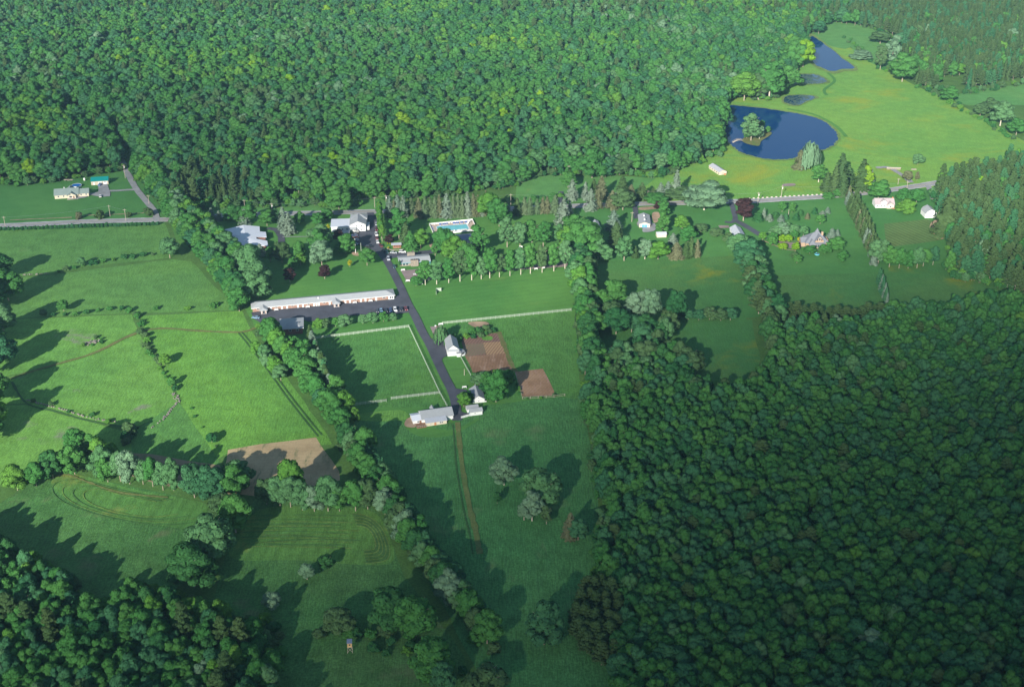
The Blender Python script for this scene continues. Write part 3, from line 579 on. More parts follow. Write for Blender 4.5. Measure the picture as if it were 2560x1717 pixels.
for x, y, h, w_, t, l in [(590,1330,85,75,'green','green tree casting shade at the corner of the mown hayfield'),(535,1400,100,92,'pale','big silvery round tree standing between the two mown meadows'),
  (488,1465,95,95,'dark','dark round tree below the silvery one between the mown meadows'),(560,1300,60,60,'dull','dull low tree behind the silvery one between the meadows'),
  (22,752,72,66,'green','tall dark tree at the field edge below the roadside hedge'),(0,700,66,62,'dark','tree behind the tall one at the field edge below the hedge'),(12,838,74,64,'pale','lighter tall tree midway down the field edge'),
  (-2,925,84,74,'teal','big bluish tree midway down the field edge'),(-14,1010,86,74,'green','cut-off tall tree by the end of the stone wall line'),(-45,880,90,80,'green','cut-off tree behind the big bluish one'),
  (-30,780,85,80,'dark','cut-off tree at the picture edge by the second field'),(-14,1080,80,58,'bright','bright tree at the picture edge near the rubble wall'),(-50,1100,95,90,'green','cut-off tree below the rubble wall end'),
  (978,1575,92,92,'dark','dark round tree beside the hunting tower thicket'),(1040,1590,90,90,'green','green tree past the dark round one by the thicket'),(845,1582,55,62,'dull','greyish round bush-like tree beside the hunting tower'),
  (768,1448,36,34,'silver','small silvery round tree alone in the lower pasture'),(818,1420,32,30,'dark','small dark round tree near the lone silvery one'),(680,1518,34,38,'silver','silvery round bush near the wood in the lower pasture'),
  (1260,1212,62,50,'silver','silvery lone tree with pale trunk in the big meadow'),(1355,1268,90,86,'pale','largest spreading tree in the middle of the big meadow'),(1330,1302,70,42,'silver','pale tree with twin trunks below the largest meadow tree'),
  (1310,1300,42,26,'silver','small leaning tree beside the twin-trunked one'),(1366,1310,45,24,'dull','thin olive tree last of the meadow clump'),(1243,1258,28,18,'dark','small dark tree alone beside the mown track'),
  (1445,1350,50,40,'teal','bluish tree next to the brown pine at the wood edge'),(1360,1610,95,75,'teal','bluish tree alone at the bottom meadow edge'),(1080,1700,90,90,'green','green tree at the bottom edge below the belt'),
  (1105,1730,70,50,'teal','bluish slim tree at the bottom edge below the belt'),(1215,1740,70,90,'dull','dull spreading tree at the bottom edge'),
  # around the estate
  (646,745,92,70,'pale','pale leafy tree beside the motel end'),(630,700,85,60,'pale','pale tree behind the one beside the motel end'),(706,658,52,38,'olive','olive vase-shaped tree on the lawn by the hall'),
  (676,654,38,22,'green','small green tree in front of the white-roofed hall'),(750,650,45,28,'green','green tree on the lawn between two drives'),(733,674,30,20,'green','little green tree above the purple one'),(752,662,28,20,'bright','light green small tree on the lawn by the hall'),
  (805,665,62,46,'silver','big pale round tree behind a purple tree on the lawn'),(800,625,60,50,'pale','pale tree behind the big pale round one'),(800,640,62,40,'green','green tree between the pale ones on the lawn'),(865,632,48,42,'green','green tree beside the lodge parking'),
  (918,664,40,34,'green','green tree on the point of lawn by the flagpoles'),(848,530,60,50,'green','dense round tree covering the road behind the lodge'),(998,598,72,42,'green','green tree between the poplars and the pool'),(1052,622,46,32,'bright','bright round tree beside the pool house drive'),
  (1088,640,38,18,'green','slim young tree by the pool house door'),(1112,640,70,50,'green','leafy tree over the pool house roof'),(1138,648,60,52,'bright','bright leafy tree below the pool'),(1196,640,72,40,'green','tall green tree at the pool fence corner'),
  (1170,660,52,40,'green','green tree between pool house and maple row'),(1222,545,60,52,'bright','bright green tree ending the spruce screen'),(1248,566,70,44,'green','tall tree in front of the bright one by the screen'),
  (1268,618,72,36,'pale','first of the pale trees lining the picnic ground'),(1300,620,66,34,'pale','second of the pale trees lining the picnic ground'),(1330,615,62,34,'green','third of the trees lining the picnic ground'),(1358,618,66,36,'green','fourth of the trees lining the picnic ground'),
  (1400,612,50,26,'pale','slim pale tree last along the picnic ground'),(1428,635,70,60,'bright','bright green tree by the picnic ground corner'),(1455,640,85,80,'green','huge green tree at the head of the belt'),(1440,590,55,50,'green','green tree behind the huge one at the belt head'),
  (675,508,36,30,'green','green tree opposite the hall across the road'),(582,550,34,38,'green','round green tree at the roadside behind the hall'),(622,560,44,34,'green','round green tree hiding the road by the hall'),(668,565,40,34,'green','dark round green tree near the hall entrance'),
  (690,555,30,20,'pale','thin small tree beside the hall entrance'),(748,558,28,22,'green','small tree on the lodge-side lawn'),(795,565,34,28,'green','green tree in front of the lodge wing'),(815,552,30,30,'green','green tree against the road near the lodge'),
  (1557,525,50,46,'dull','round olive tree beside the road drive'),(1760,525,66,92,'silver','enormous silvery double-crowned tree at the roadside'),(1700,500,30,60,'dull','low roadside tree beside the enormous silvery one'),(1640,510,26,50,'green','roadside bushy tree near the shed with cupolas'),
  (1658,545,48,28,'green','slim green tree behind the garden shed'),(1655,585,50,28,'green','green tree right behind the garden shed'),(1705,575,36,32,'bright','light green orchard tree nearest the shed'),(1720,605,36,34,'green','green orchard tree above the spruce clump'),
  (1752,580,20,28,'dull','small spreading orchard tree in the middle'),(1790,592,20,30,'dull','small spreading orchard tree nearest the long shed'),(1820,605,24,24,'dull','small tree hiding the end of the pale shed'),
  (1495,648,48,36,'pale','pale tree at the lawn edge next to the huge one'),(1512,650,36,30,'pale','small pale tree second along the lawn edge'),(1560,652,60,36,'pale','third tree along the lower lawn edge'),(1612,648,52,30,'silver','silvery tree fourth along the lower lawn edge'),
  (1645,648,40,44,'bright','round green tree fifth along the lower lawn edge'),(1845,640,52,50,'pale','pale tree in front of the pale-roofed shed'),(1868,665,60,60,'teal','bluish tree below the pale-roofed shed'),
  # mansion garden
  (1938,588,24,26,'pale','pale tree at the left of the mansion garden clump'),(1955,586,28,26,'silver','silvery round tree in the mansion garden clump'),(1965,580,24,18,'pale','back tree of the mansion garden clump'),(1984,588,26,22,'pale','pale tree behind the lime one in the garden'),
  (2008,590,24,20,'pale','pale small tree beside the mansion gable'),(1906,600,20,18,'bright','bright round tree at the mansion drive entrance'),(1930,606,24,22,'green','green tree second along the mansion drive'),(1930,614,22,18,'green','small green tree below the drive wall'),
  (1955,604,18,18,'lime','lime conical tree in the garden'),(1970,606,18,16,'lime','second lime conical tree nearer the mansion'),(1986,596,20,14,'green','narrow green tree beside the garden wall'),(1956,624,16,20,'lime','low lime tree on the lawn side of the drive'),
  (1988,628,22,18,'lime','lime cone in front of the mansion corner'),(2024,634,20,28,'green','bushy green tree under the mansion terrace'),(2062,634,22,26,'green','second bushy tree under the mansion terrace'),(2088,624,32,34,'green','dense green tree beside the mansion'),
  (2050,560,24,22,'green','dark green tree on the lawn behind the mansion'),(2106,655,26,22,'green','lone small tree on the lawn below the mansion'),(1992,658,22,20,'green','small tree in the lawn below the mansion drive'),(1984,645,16,14,'dull','reddish small tree below the mansion drive'),
  (1955,530,28,18,'green','young tree near the road by the tilted shadow'),(1980,532,24,14,'green','second young tree near the road'),(2070,496,16,24,'green','round tree on the roadside below the meadow'),(2093,492,18,18,'green','second roadside tree below the meadow'),
  (2046,456,40,32,'green','green tree with visible trunk in the meadow corner'),(2165,478,60,24,'lime','tall lime tree between two dark spruces'),(2195,500,48,46,'green','dense round tree in front of the farmhouse'),
  (2262,535,36,36,'bright','bright tree on the farmhouse lawn'),(2256,500,30,28,'green','roadside tree beside the farmhouse'),(2290,510,36,34,'green','dark tree behind the bright farmhouse tree'),(2294,412,26,24,'pale','wind-bent pale tree in the far meadow'),
  (2268,456,30,20,'brown','bare brownish tree by the field drive'),(2292,452,22,10,'brown','slim brown shrub-like tree by the field drive'),(2195,660,62,46,'pale','pale tree ending the spruce line'),
  # ponds
  (1877,354,66,40,'pale','tallest tree on the pond island'),(1898,350,36,20,'silver','silvery rounded tree on the island bank'),(1888,345,42,22,'dull','dull tree behind the silvery one on the island'),(1918,335,20,12,'green','small tree at the tip of the island'),(1903,315,14,12,'green','thin small tree behind the island trees'),(1866,348,26,16,'green','low green tree at the bridge end of the island'),
  (1860,252,66,58,'bright','bright big tree at the pond corner'),(1922,250,90,52,'green','tall tree with twin pale trunks between the ponds'),(1895,250,60,36,'dull','dull tree between the bright and twin-trunked ones'),(1970,225,60,50,'green','tree on the bank beside the lily pond'),
  (2007,168,66,44,'lime','lime round tree beside the upper pond'),(1985,170,70,44,'green','green tree behind the lime one at the upper pond'),(2152,148,22,46,'silver','white-flowering low tree above the meadow'),(2200,110,32,40,'dull','grey-green low tree above the flowering one'),
  (2228,165,70,34,'silver','tall pale tree at the meadow top edge'),(2200,175,62,26,'dull','slim dull tree at the meadow top edge'),(2255,205,66,56,'green','big green tree in the meadow top edge'),(2370,255,38,38,'green','round green tree at the edge below the dark hollow'),
  (2500,315,60,42,'pale','pale tree with forked trunk at the meadow end'),(2540,338,40,36,'green','green tree at the meadow end corner'),(2450,290,30,30,'dull','dull tree along the meadow end'),(2475,285,36,36,'dull','dull bushy tree behind the forked one'),
  (1480,445,70,60,'green','green tree hanging over the bare bank by the road'),(1420,470,40,36,'green','leafy tree above the spruces by the road')]:
    tpx('maple' if 'trunk' in l else 'oval' if w_ < .62*h else 'broad', x, y, h, w_, t, l, bark='palebark' if ('trunk' in l or 'silver' in l) else 'bark', name=None if 'trunk' in l else 'apple_tree' if 'orchard' in l else 'ornamental_tree' if ('mansion' in l or 'garden' in l) else 'island_tree' if 'island' in l else 'broadleaf_tree')
tpx('willow', 2022, 423, 66, 58, 'silver', 'weeping willow hanging by the pond shore')
tpx('willow', 1103, 858, 42, 40, 'pale', 'round weeping tree behind the white barn', cat='tree')
# maples along the picnic lawn
for n_, (x, y, h, w_) in enumerate([(20,1350,330,170),(185,1340,340,185),(360,1320,350,165),(523,1300,420,185),(693,1280,450,180),(832,1265,330,165),(955,1250,430,190),(1095,1235,310,150),(1248,1220,375,140),(1405,1200,380,165),(1545,1185,400,180),(1715,1170,390,160),(1885,1150,370,170),(2045,1135,400,165)]):
    tpx('maple', 1060+x/5.8075, 480+y/5.8075, h/5.8075, w_/5.8075, ['green','pale','green','dull'][n_ % 4], f"maple with pale trunk, {nth(n_+1)} from the drive in the row edging the lawn", group='maples in a row along the lawn', bark='palebark')
tpx('broad', 1040, 715, 24, 24, 'green', 'small dark maple beside the bench at the patio corner')
for n_, (x, y, h, w_, t) in enumerate([(1102,810,24,18,'bright')]): pass
for n_, (x, y, h, w_) in enumerate([(910,665,120,95),(1000,650,100,100),(1118,640,100,80),(1230,635,130,140),(1437,605,105,100),(1555,600,130,130),(1678,580,110,100),(1790,570,85,90)]):
    tpx('broad', 600+x/4.676, 680+y/4.676, h/4.676, w_/4.676, ['bright','dull','green','pale','pale','pale','green','pale'][n_], f"crab-apple tree, {nth(n_+1)} from the brick annex along the motel parking", group='crab-apples along the motel parking', name='apple_tree')
for x, y, h, w_, l in [(725,706,38,26,'dark purple tree on the motel lawn nearer the belt'),(812,697,34,28,'dark purple tree on the motel lawn in front of the pale tree'),(846,604,30,24,'dark purple tree beside the lodge wing'),(974,608,20,20,'dark purple shrub tree by the signal post garden'),
  (1858,552,60,42,'big dark purple beech beside the drive'),(1643,524,18,16,'dark purple small tree at the roadside hedge')]:
    tpx('oval', x, y, h, w_, 'purple', l)
# poplars lining the lodge parking
for n_ in range(10):
    t_ = n_/9; tpx('column', 949.5+6*t_**2-1*(1-t_), 538+66*t_, 42+4*t_, 17, 'bright' if n_ % 2 else 'green', f"narrow poplar, {nth(n_+1)} from the road along the lodge parking", group='poplars along the lodge parking')
# spruces: road screen, far drive, single ones
SPR = [(975,541,48,18,'blue'),(986,541,40,13,'brown'),(995,541,50,20,'blue'),(1009,543,50,18,'blue'),(1028,534,36,18,'sage'),(1047,545,46,19,'brown'),(1063,545,50,18,'sage'),(1077,543,44,15,'sage'),(1088,544,48,16,'sage'),(1099,543,52,15,'brown'),(1117,544,56,24,'blue'),
  (1134,544,54,13,'sage'),(1145,544,54,14,'sage'),(1156,544,52,14,'sage'),(1169,542,58,20,'blue'),(1184,541,54,18,'brown'),(1195,541,50,14,'brown'),(1205,540,46,14,'blue'),(1215,539,58,15,'brown')]
for n_, (x, y, h, w_, t) in enumerate(SPR): tpx('spruce', x, y, h, w_, t, f"{TW[t]} spruce, {nth(n_+1)} from the poplars in the roadside screen above the pool", group='spruces screening the road')
for n_, (x, y, h, w_, t) in enumerate([(1270,540,34,12,'blue'),(1293,538,40,18,'needle'),(1311,536,40,16,'sage'),(1325,536,40,16,'sage'),(1343,534,34,16,'sage'),(1357,533,38,16,'brown'),(1368,533,38,16,'brown'),(1388,533,42,22,'sage')]):
    tpx('spruce', x, y, h, w_, t, f"{TW[t]} spruce, {nth(n_+1)} past the bright tree in the second roadside screen", group='spruces of the second screen')
for x, y, h, w_, t, l in [(1408,563,60,30,'blue','tall blue-grey spruce heading the garden end'),(1424,548,44,16,'blue','narrow blue spruce beside the tall one at the garden end'),(1430,500,48,24,'blue','blue-grey spruce across the road from the second screen'),
  (1463,500,42,16,'blue','slender blue spruce by the road'),(1476,526,50,24,'blue','pale blue spruce in front of the road'),(1497,522,44,16,'brown','thin brown spruce by the road'),(1503,496,52,24,'brown','broad brownish spruce behind the road'),(1530,522,42,26,'brown','brownish spruce with blue neighbour by the road'),
  (1538,520,36,16,'blue','small blue spruce against the brownish one'),(1577,498,34,22,'brown','dead-looking brown spruce by the road'),(1484,480,30,16,'needle','dark spruce on the far side of the road'),(1556,480,36,24,'needle','dark rounded spruce across the road'),(1604,500,40,24,'needle','dark green spruce by the utility pole'),
  (1651,489,30,18,'blue','smaller blue spruce of the roadside trio'),(1669,492,36,20,'blue','middle blue spruce of the roadside trio'),(1689,493,62,22,'blue','tallest blue spruce of the roadside trio'),(1633,490,20,14,'needle','dark little spruce beside the blue trio'),
  (1533,575,46,30,'blue','blue-topped spruce on the lawn by the round olive tree'),(1540,608,50,30,'olive','olive spruce below the blue-topped one'),(1545,625,30,26,'olive','low olive spruce last of the lawn column'),(1682,608,24,18,'blue','small blue spruce on the orchard lawn'),
  (1690,645,36,30,'brown','brownish spruce in the clump at the lawn edge'),(1714,645,38,18,'needle','dark spruce in the clump at the lawn edge'),(1726,643,48,18,'olive','tallest spruce in the clump at the lawn edge'),(1742,643,42,14,'brown','outermost spruce in the clump at the lawn edge'),(1588,645,28,14,'needle','small dark spruce at the lawn edge'),
  (1909,544,22,10,'blue','slim blue spruce by the mansion drive'),(1923,552,16,15,'blue','blue spruce cone beside the dark round one'),(1952,554,16,14,'blue','blue spruce cone in the middle of the mansion lawn'),(1964,548,14,12,'teal','small teal spruce next to the middle cone'),(2055,540,12,14,'blue','small blue spruce on the open lawn'),(2068,533,14,12,'blue','second small blue spruce on the open lawn'),
  (1895,552,20,20,'dark','dark green round evergreen near the purple beech'),(1938,544,14,18,'dark','dark round evergreen between two blue cones'),(1990,550,16,14,'dark','dark evergreen on the lawn slope'),(2000,538,14,14,'dark','dark evergreen higher on the lawn slope'),(2036,535,16,12,'dark','dark evergreen in the open lawn'),(2018,547,14,10,'brown','small brownish evergreen in the open lawn'),
  (2078,596,24,18,'blue','blue spruce against the mansion wall'),(2092,592,18,12,'blue','smaller blue spruce behind the dense green tree'),
  (613,562,36,24,'blue','blue spruce behind the white-roofed hall'),(530,550,28,18,'blue','pale blue spruce by the belt near the hall'),(548,552,24,12,'blue','thin blue spruce by the belt near the hall'),(710,580,58,24,'blue','tall blue spruce on the hall lawn'),(724,586,50,26,'blue','blue spruce with bare foot on the hall lawn'),
  (651,640,28,22,'blue','blue spruce in front of the hall corner'),(1015,610,50,26,'olive','olive spruce by the parked vans'),(1027,625,44,30,'green','green conifer below the olive spruce'),
  (2098,470,80,34,'olive','tallest spruce above the road bend'),(2085,478,60,24,'needle','dark spruce left of the tallest above the bend'),(2105,490,56,26,'olive','dark olive spruce in front of the tallest above the bend'),(2118,455,40,24,'dull','rounded pine behind the tallest spruce'),(2152,476,72,34,'needle','dark tall spruce beside the lime tree'),
  (2173,470,44,18,'blue','half-bare pale spruce beside the round tree'),(2065,478,44,22,'needle','dark spruce clump member nearest the meadow'),(1998,423,44,26,'brown','brown-trunked pine beside the willow'),(2010,420,44,20,'green','slim pine between the brown one and the willow'),
  (1990,1345,1,1,'needle','')]:
    if l: tpx('spruce', x, y, h, w_, t, l)
row('spruce', [(2118,505),(2130,535),(2148,570),(2165,605),(2178,640),(2188,668)], 3.6, 11, 5.2, ['needle','needle','blue','brown','olive','needle'], 'in the line past the mansion', 'spruces dividing two gardens', .8, unit='spruce')
row('spruce', [(2135,505),(2152,545),(2172,590),(2190,635)], 4.6, 11, 5.2, ['needle','needle','olive'], 'in the back line past the mansion', 'spruces dividing two gardens', .6, unit='spruce')
row('spruce', [(2196,705),(2206,735),(2216,762)], 3.2, 9.5, 3.4, ['blue','teal'], 'in the short blue line', 'blue spruces at the wood edge', .3, unit='spruce', frm='from the pale tree')
row('pine', [(1965,792),(2010,800),(2070,806),(2130,808),(2195,796)], 4.6, 10, 8.0, ['needle','needle','olive'], 'in the dark block', 'pines of the dark block', 1.5, unit='pine', frm='from the belt')
row('broad', [(2215,668),(2255,672),(2300,668),(2340,660)], 5.0, 15, 8.6, ['green','pale','green','teal'], 'in the row behind the garden-plot lawn', 'trees below the garden rows', 1.2, frm='from the pale tree')
tpx('spruce', 1425, 1345, 58, 30, 'brown', 'brown-purple spruce at the edge of the dark wood'); tpx('spruce', 2360, 590, 100, 50, 'needle', 'tall open pine rising in front of the white barn')
tpx('column', 875, 668, 20, 11, 'yellow', 'small yellow cypress on the motel lawn'); tpx('column', 821, 573, 14, 9, 'yellow', 'yellow bush beside the lodge wing')
tpx('column', 1000, 668, 20, 6, 'dark', 'dark pencil cypress at the stone-chimney hall corner')
for x, y, w_, t, l in [(971,622,6,'yellow','yellow ball shrub beside the shelter'),(969,610,4,'yellow','small yellow shrub behind the shelter, outer one'),(975,610,4,'yellow','small yellow shrub behind the shelter, inner one'),(892,577,5,'bright','clipped bush at the lodge door'),(899,578,5,'bright','first of three clipped bushes at the lodge gable'),
  (905.5,578,5,'bright','second of three clipped bushes at the lodge gable'),(913.5,578,5,'bright','third of three clipped bushes at the lodge gable'),(1997,603,12,'yellow','yellow-green bush behind the mansion wall'),(2008,627,6,'lime','pale lime shrub at the mansion corner'),
  (198,548,21,'brown','reddish round bush beside the road'),(251,546,26,'needle','biggest dark bush by the orange-footed pole'),(322,543,16,'needle','small dark bush between the roadside poles'),(373,540,26,'needle','dark bush at the lane corner'),(50,462,40,'green','big bush at the wood edge by the long lawn'),
  (1135,842,10,'green','round shrub near the barn flower garden'),(1040,642,1,'green','')]:
    if l: tpx('shrub', x, y, w_*.85, w_, t, l)
n_ = 0
for n_ in range(38):
    t_ = n_/37; x = 2+392*t_; y = 576.5-13.5*t_
    tpx('shrub', x, y, 9+rng.uniform(-1,2), 11, rng.choice(['dark','dark','teal']), f"clipped arborvitae, {nth(n_+1)} in the roadside hedge counted towards the lane", group='arborvitae hedge plants along the road', name='arborvitae')
SH = ['green','green','dull','dark','bright']
def shrubs(pts, sp, h, where, jit=2.0, unit='bush', frm='from the wood edge'): row('shrub', pts, sp*1.75, h, h*1.6, SH, where, 'bushes along '+where.replace('in the ','').replace('on the ','')[:60], jit, .35, unit=unit, frm=frm)
shrubs([(140,682),(200,670),(270,655),(340,645),(420,636)], 3.4, 2.6, 'in the first field hedgerow')
shrubs([(100,790),(180,787),(250,780),(330,778),(350,800),(345,822)], 3.2, 2.6, 'in the second field hedgerow'); shrubs([(370,775),(430,775),(520,770),(590,765)], 9, 2.4, 'in the thin second hedgerow end', frm='from the gap')
shrubs([(352,830),(365,860),(388,905),(405,925),(420,955),(436,985)], 3.2, 2.5, 'between the bright fields', 1.6, frm='from the track')
shrubs([(70,1002),(120,1015),(180,1030),(240,1042),(310,1062)], 6.5, 1.8, 'in the rubble wall line', 2.5)
shrubs([(320,1090),(335,1075),(325,1110)], 2.5, 3.4, 'in the thicket at the field corner', 2.5, frm='from the wall end')
shrubs([(475,1015),(500,1055),(535,1095),(550,1125)], 6, 1.6, 'above the straw field', 1.5, frm='from the wall')
shrubs([(205,862),(240,862),(256,850),(228,846)], 2.5, 1.6, 'in the stony islet', 1.5, frm='from its edge')
shrubs([(800,1560),(870,1600),(930,1585),(1000,1600),(1060,1640),(1120,1640)], 2.6, 3.0, 'round the hunting tower', 5, frm='from the open side'); shrubs([(930,1620),(1000,1640),(1100,1680),(1180,1700)], 3.0, 2.6, 'in the lower thicket by the stake', 5, frm='from the open side')
shrubs([(640,1560),(680,1590),(700,1640)], 3, 3.0, 'in the scrub by the wood', 4)
shrubs([(1180,835),(1205,828),(1235,832),(1130,858),(1145,880)], 2.2, 2.4, 'behind the barn', 1.5, frm='from the barn')
shrubs([(1188,945),(1215,950),(1245,948),(1275,945),(1230,975),(1205,985),(1260,985)], 2.8, 4.2, 'in the thicket above the small barn', 2.5, frm='from the drive')
shrubs([(1280,932),(1290,960),(1305,995),(1350,996),(1390,990)], 3.5, 1.4, 'on the fence of the lower plot', .6, frm='from the garden')
shrubs([(2290,215),(2340,238),(2400,272),(2440,292),(2500,330),(2540,350)], 3.6, 3.6, 'beside the buttercup meadow', 4, frm='from the top')
shrubs([(2110,95),(2150,120),(2190,165),(2225,185)], 4, 3.2, 'in the scrub above the upper pond', 5, frm='from the pond')
shrubs([(560,508),(640,512),(720,508),(800,512),(900,512)], 4.5, 3.2, 'opposite the hall', 3, frm='from the belt')
shrubs([(1300,500),(1360,500),(1400,490),(1220,512)], 4, 3.0, 'behind the second spruce screen', 3, frm='from the side drive')
shrubs([(1540,762),(1600,768),(1680,790),(1760,792),(1820,796)], 3.8, 2.6, 'in the hedge under the olive field', 2, frm='from the copse')
tpx('broad', 1178, 965, 1, 1, 'green', 'x') if False else None
for x, y, h, w_, t, l in [(1240,1005,80,46,'green','green tree with pale trunk behind the small barn'),(1198,962,30,36,'pale','pale tree at the end of the short white fence'),(1222,975,46,34,'green','green tree in the farm thicket'),(1240,960,36,26,'bright','bright rounded tree in the farm thicket'),(1160,1018,36,30,'bright','bright round tree beside the farm turning circle'),(1168,1005,26,26,'dark','dark round tree against the small barn'),
  (1265,955,30,30,'green','tree by the plot corner'),(1540,835,62,54,'dark','dark tree in the damp hollow copse'),(1590,800,72,50,'silver','silvery tree at the top of the copse'),(1625,800,76,42,'silver','second silvery tree at the top of the copse'),(1605,870,60,50,'teal','bluish broad tree in the copse'),(1660,860,60,40,'pale','pale tree in the outer copse'),
  (1545,915,60,52,'teal','bluish tree at the lower copse'),(1690,800,72,40,'dark','dark tree behind the copse'),(1610,915,60,56,'dull','fan-shaped dull tree at the copse foot'),(1720,935,60,66,'dull','fan-shaped pine-like tree over the hollow'),(1535,765,62,54,'green','green tree at the belt side of the olive field'),(1565,808,34,16,'bright','slim bright tree at the copse side'),(1680,905,50,36,'green','green tree between the two fan-shaped ones')]:
    tpx('broad', x, y, h, w_, t, l)
for x, y, h, w_, t, l in [(160,778,28,22,'green','lone small tree above the second hedgerow'),(205,666,24,18,'pale','pale small tree in the first hedgerow'),(412,912,26,24,'bright','bright round tree in the hedgerow between bright fields'),(430,965,22,18,'green','green small tree lower in the same hedgerow'),(530,1105,20,22,'dark','round dark bush tree above the straw field'),(325,1090,36,24,'dull','dull tree in the corner thicket'),(425,645,50,44,'pale','pale spreading tree at the belt foot by the first hedgerow')]:
    tpx('broad', x, y, h, w_, t, l)

for a_,w_ in (([(330,425),(385,490),(450,570),(545,678),(610,765)],'under the outer belt row'),([(640,815),(700,885),(770,970),(830,1055),(870,1115)],'under the pasture belt'),([(860,1112),(935,1230),(1000,1340),(1080,1455),(1180,1580),(1245,1640)],'under the lower meadow belt'),([(1434,660),(1440,760),(1455,860),(1462,940)],'under the garden belt')):
    shrubs(a_, 5.0, 3.6, w_, 2.5, frm='from the top')
row('broad', [(1685,800),(1740,800),(1800,800),(1850,800)], 4.6, 7.5, 6.0, MIXD, 'in the hedge under the olive field', 'trees of the hedge under the olive field', 1.5, frm='from the copse', name='hedgerow_tree')
row('broad', [(1500,770),(1530,800),(1560,820),(1580,840)], 7, 12, 9.0, MIXD, 'in the small stand above the copse', 'trees above the copse', 2, frm='from the belt', name='hedgerow_tree')
# -- the woods: evenly scattered, nearest ones as single trees, the rest as masses
def inside(p, poly):
    x, y = p; r = False; j = len(poly)-1
    for i in range(len(poly)):
        xi, yi = poly[i]; xj, yj = poly[j]
        if (yi > y) != (yj > y) and x < (xj-xi)*(y-yi)/(yj-yi)+xi: r = not r
        j = i
    return r
NW = [(-260,-75),(2820,-75),(2820,205),(2560,205),(2480,215),(2400,232),(2330,222),(2290,202),(2262,150),(2240,100),(2185,70),(2110,62),(2070,58),(2045,80),(2020,92),(2005,120),(1990,165),(1965,205),(1945,240),(1880,247),(1828,250),(1808,300),(1800,350),(1790,385),(1740,398),(1690,422),(1640,440),(1560,435),(1480,440),(1400,436),(1335,440),(1290,462),(1200,474),(1100,492),(980,498),(900,492),(800,496),(700,498),(600,505),(500,512),(445,520),(428,498),(400,455),(372,430),(345,398),(325,370),(300,325),(290,300),(262,290),(240,285),(262,330),(285,365),(304,400),(302,425),(240,432),(150,448),(100,455),(-260,462)]
HOLES = [[(1495,288),(1560,272),(1640,286),(1640,298),(1510,300)],[(150,272),(195,262),(236,290),(204,306),(150,300)],[(2345,195),(2410,195),(2410,250),(2345,250)],[(700,500),(740,488),(760,505),(710,512)]]
EW = [(2336,478),(2420,452),(2560,418),(2850,370),(2850,760),(2560,752),(2520,715),(2440,700),(2380,690),(2366,650),(2372,610),(2356,560),(2338,500)]
SE = [(1462,975),(1520,950),(1600,940),(1660,950),(1780,1000),(1880,1000),(1905,930),(1925,880),(1950,830),(2060,835),(2200,815),(2260,792),(2400,780),(2520,770),(2850,760),(3000,1950),(1570,1950),(1540,1600),(1500,1420),(1520,1300),(1490,1160)]
SW = [(-330,1360),(-60,1370),(45,1400),(120,1440),(170,1470),(215,1530),(265,1545),(330,1500),(420,1500),(480,1545),(560,1560),(640,1600),(690,1680),(715,1800),(735,1950),(-420,1950)]
def scatter(poly, sp, holes=(), seed=1):
    r = np.random.default_rng(seed); W_ = [P(x, max(y, -75)) for x, y in poly]; x0 = min(p.x for p in W_); x1 = max(p.x for p in W_); y0 = min(p.y for p in W_); y1 = max(p.y for p in W_); out = []
    ny = int((y1-y0)/(sp*.87))+1
    for j in range(ny):
        y = y0+j*sp*.87; nx = int((x1-x0)/sp)+1
        for i in range(nx):
            q = (x0+(i+.5*(j % 2))*sp+r.uniform(-.33,.33)*sp, y+r.uniform(-.33,.33)*sp); a, b = pix((q[0],q[1],0))
            if a < -230 or a > 2790: continue
            wv = 10*math.sin(q[0]*.11+3*math.sin(q[1]*.05)); wb = 7*math.sin(q[0]*.09+q[1]*.04)
            if inside((a+wv,b+wb), poly) and not any(inside((a,b), h) for h in holes): out.append((q[0],q[1],a,b))
    return out
def fn(x, y, s, k=0): return math.sin(x*s+1.3*math.sin(y*s*.7+k)+k)+math.sin(y*s*1.3+1.7*math.sin(x*s*.6+2*k)+2*k)
woods = []   # x, y, px, py, kind, tint, H, W, zone
for zone, poly, sp, hs in (('N',NW,8.0,HOLES),('E',EW,6.6,()),('SE',SE,6.1,()),('SW',SW,6.2,())):
    for x, y, a, b in scatter(poly, sp, hs, seed=len(poly)):
        con = {'N': .05+(.75 if (a > 2120 and b < 235) else .35 if a > 2000 else 0)+(.25 if b < 60 and (a < 900 or a > 1250) else 0)+(.6 if 440 < a < 620 and b > 440 else 0), 'E': .72, 'SE': .04+(.5 if (b < 960 and a < 2300 and fn(x,y,.03) > .1) else 0), 'SW': .06}[zone]
        f = fn(x, y, .018, 2)+rng.gauss(0, .8)
        if rng.random() < con:
            kd = 'pine' if (zone != 'N' or rng.random() < .6) else 'spruce'; tint = rng.choice(['needle','olive','olive','needle','teal']); H = rng.uniform(14,20) if zone != 'SE' else rng.uniform(11,14); W_ = rng.uniform(6.5,9) if kd == 'pine' else rng.uniform(5,6.5)
        else:
            kd = 'broad'
            tint = rng.choice(['bright','green','green','lime' if rng.random() < .12 else 'bright']) if f > 1.25 else rng.choice(['green','green','dark','teal']) if f > -1.1 else rng.choice(['pale','teal','dull','silver' if rng.random() < .3 else 'green','green'])
            if zone == 'SE' and (tint in ('silver','bright','lime','pale','dull') and rng.random() < .85): tint = rng.choice(['dark','teal','green'])
            H = {'N': rng.triangular(11,22,15), 'E': rng.uniform(12,17), 'SE': rng.triangular(11,16,13), 'SW': rng.uniform(11,16)}[zone]
            W_ = {'N': rng.triangular(8.5,16,12), 'E': rng.uniform(7,9), 'SE': rng.triangular(6,11,8), 'SW': rng.triangular(6.5,11.5,9)}[zone]
        woods.append((x, y, a, b, kd, tint, H, W_, zone))
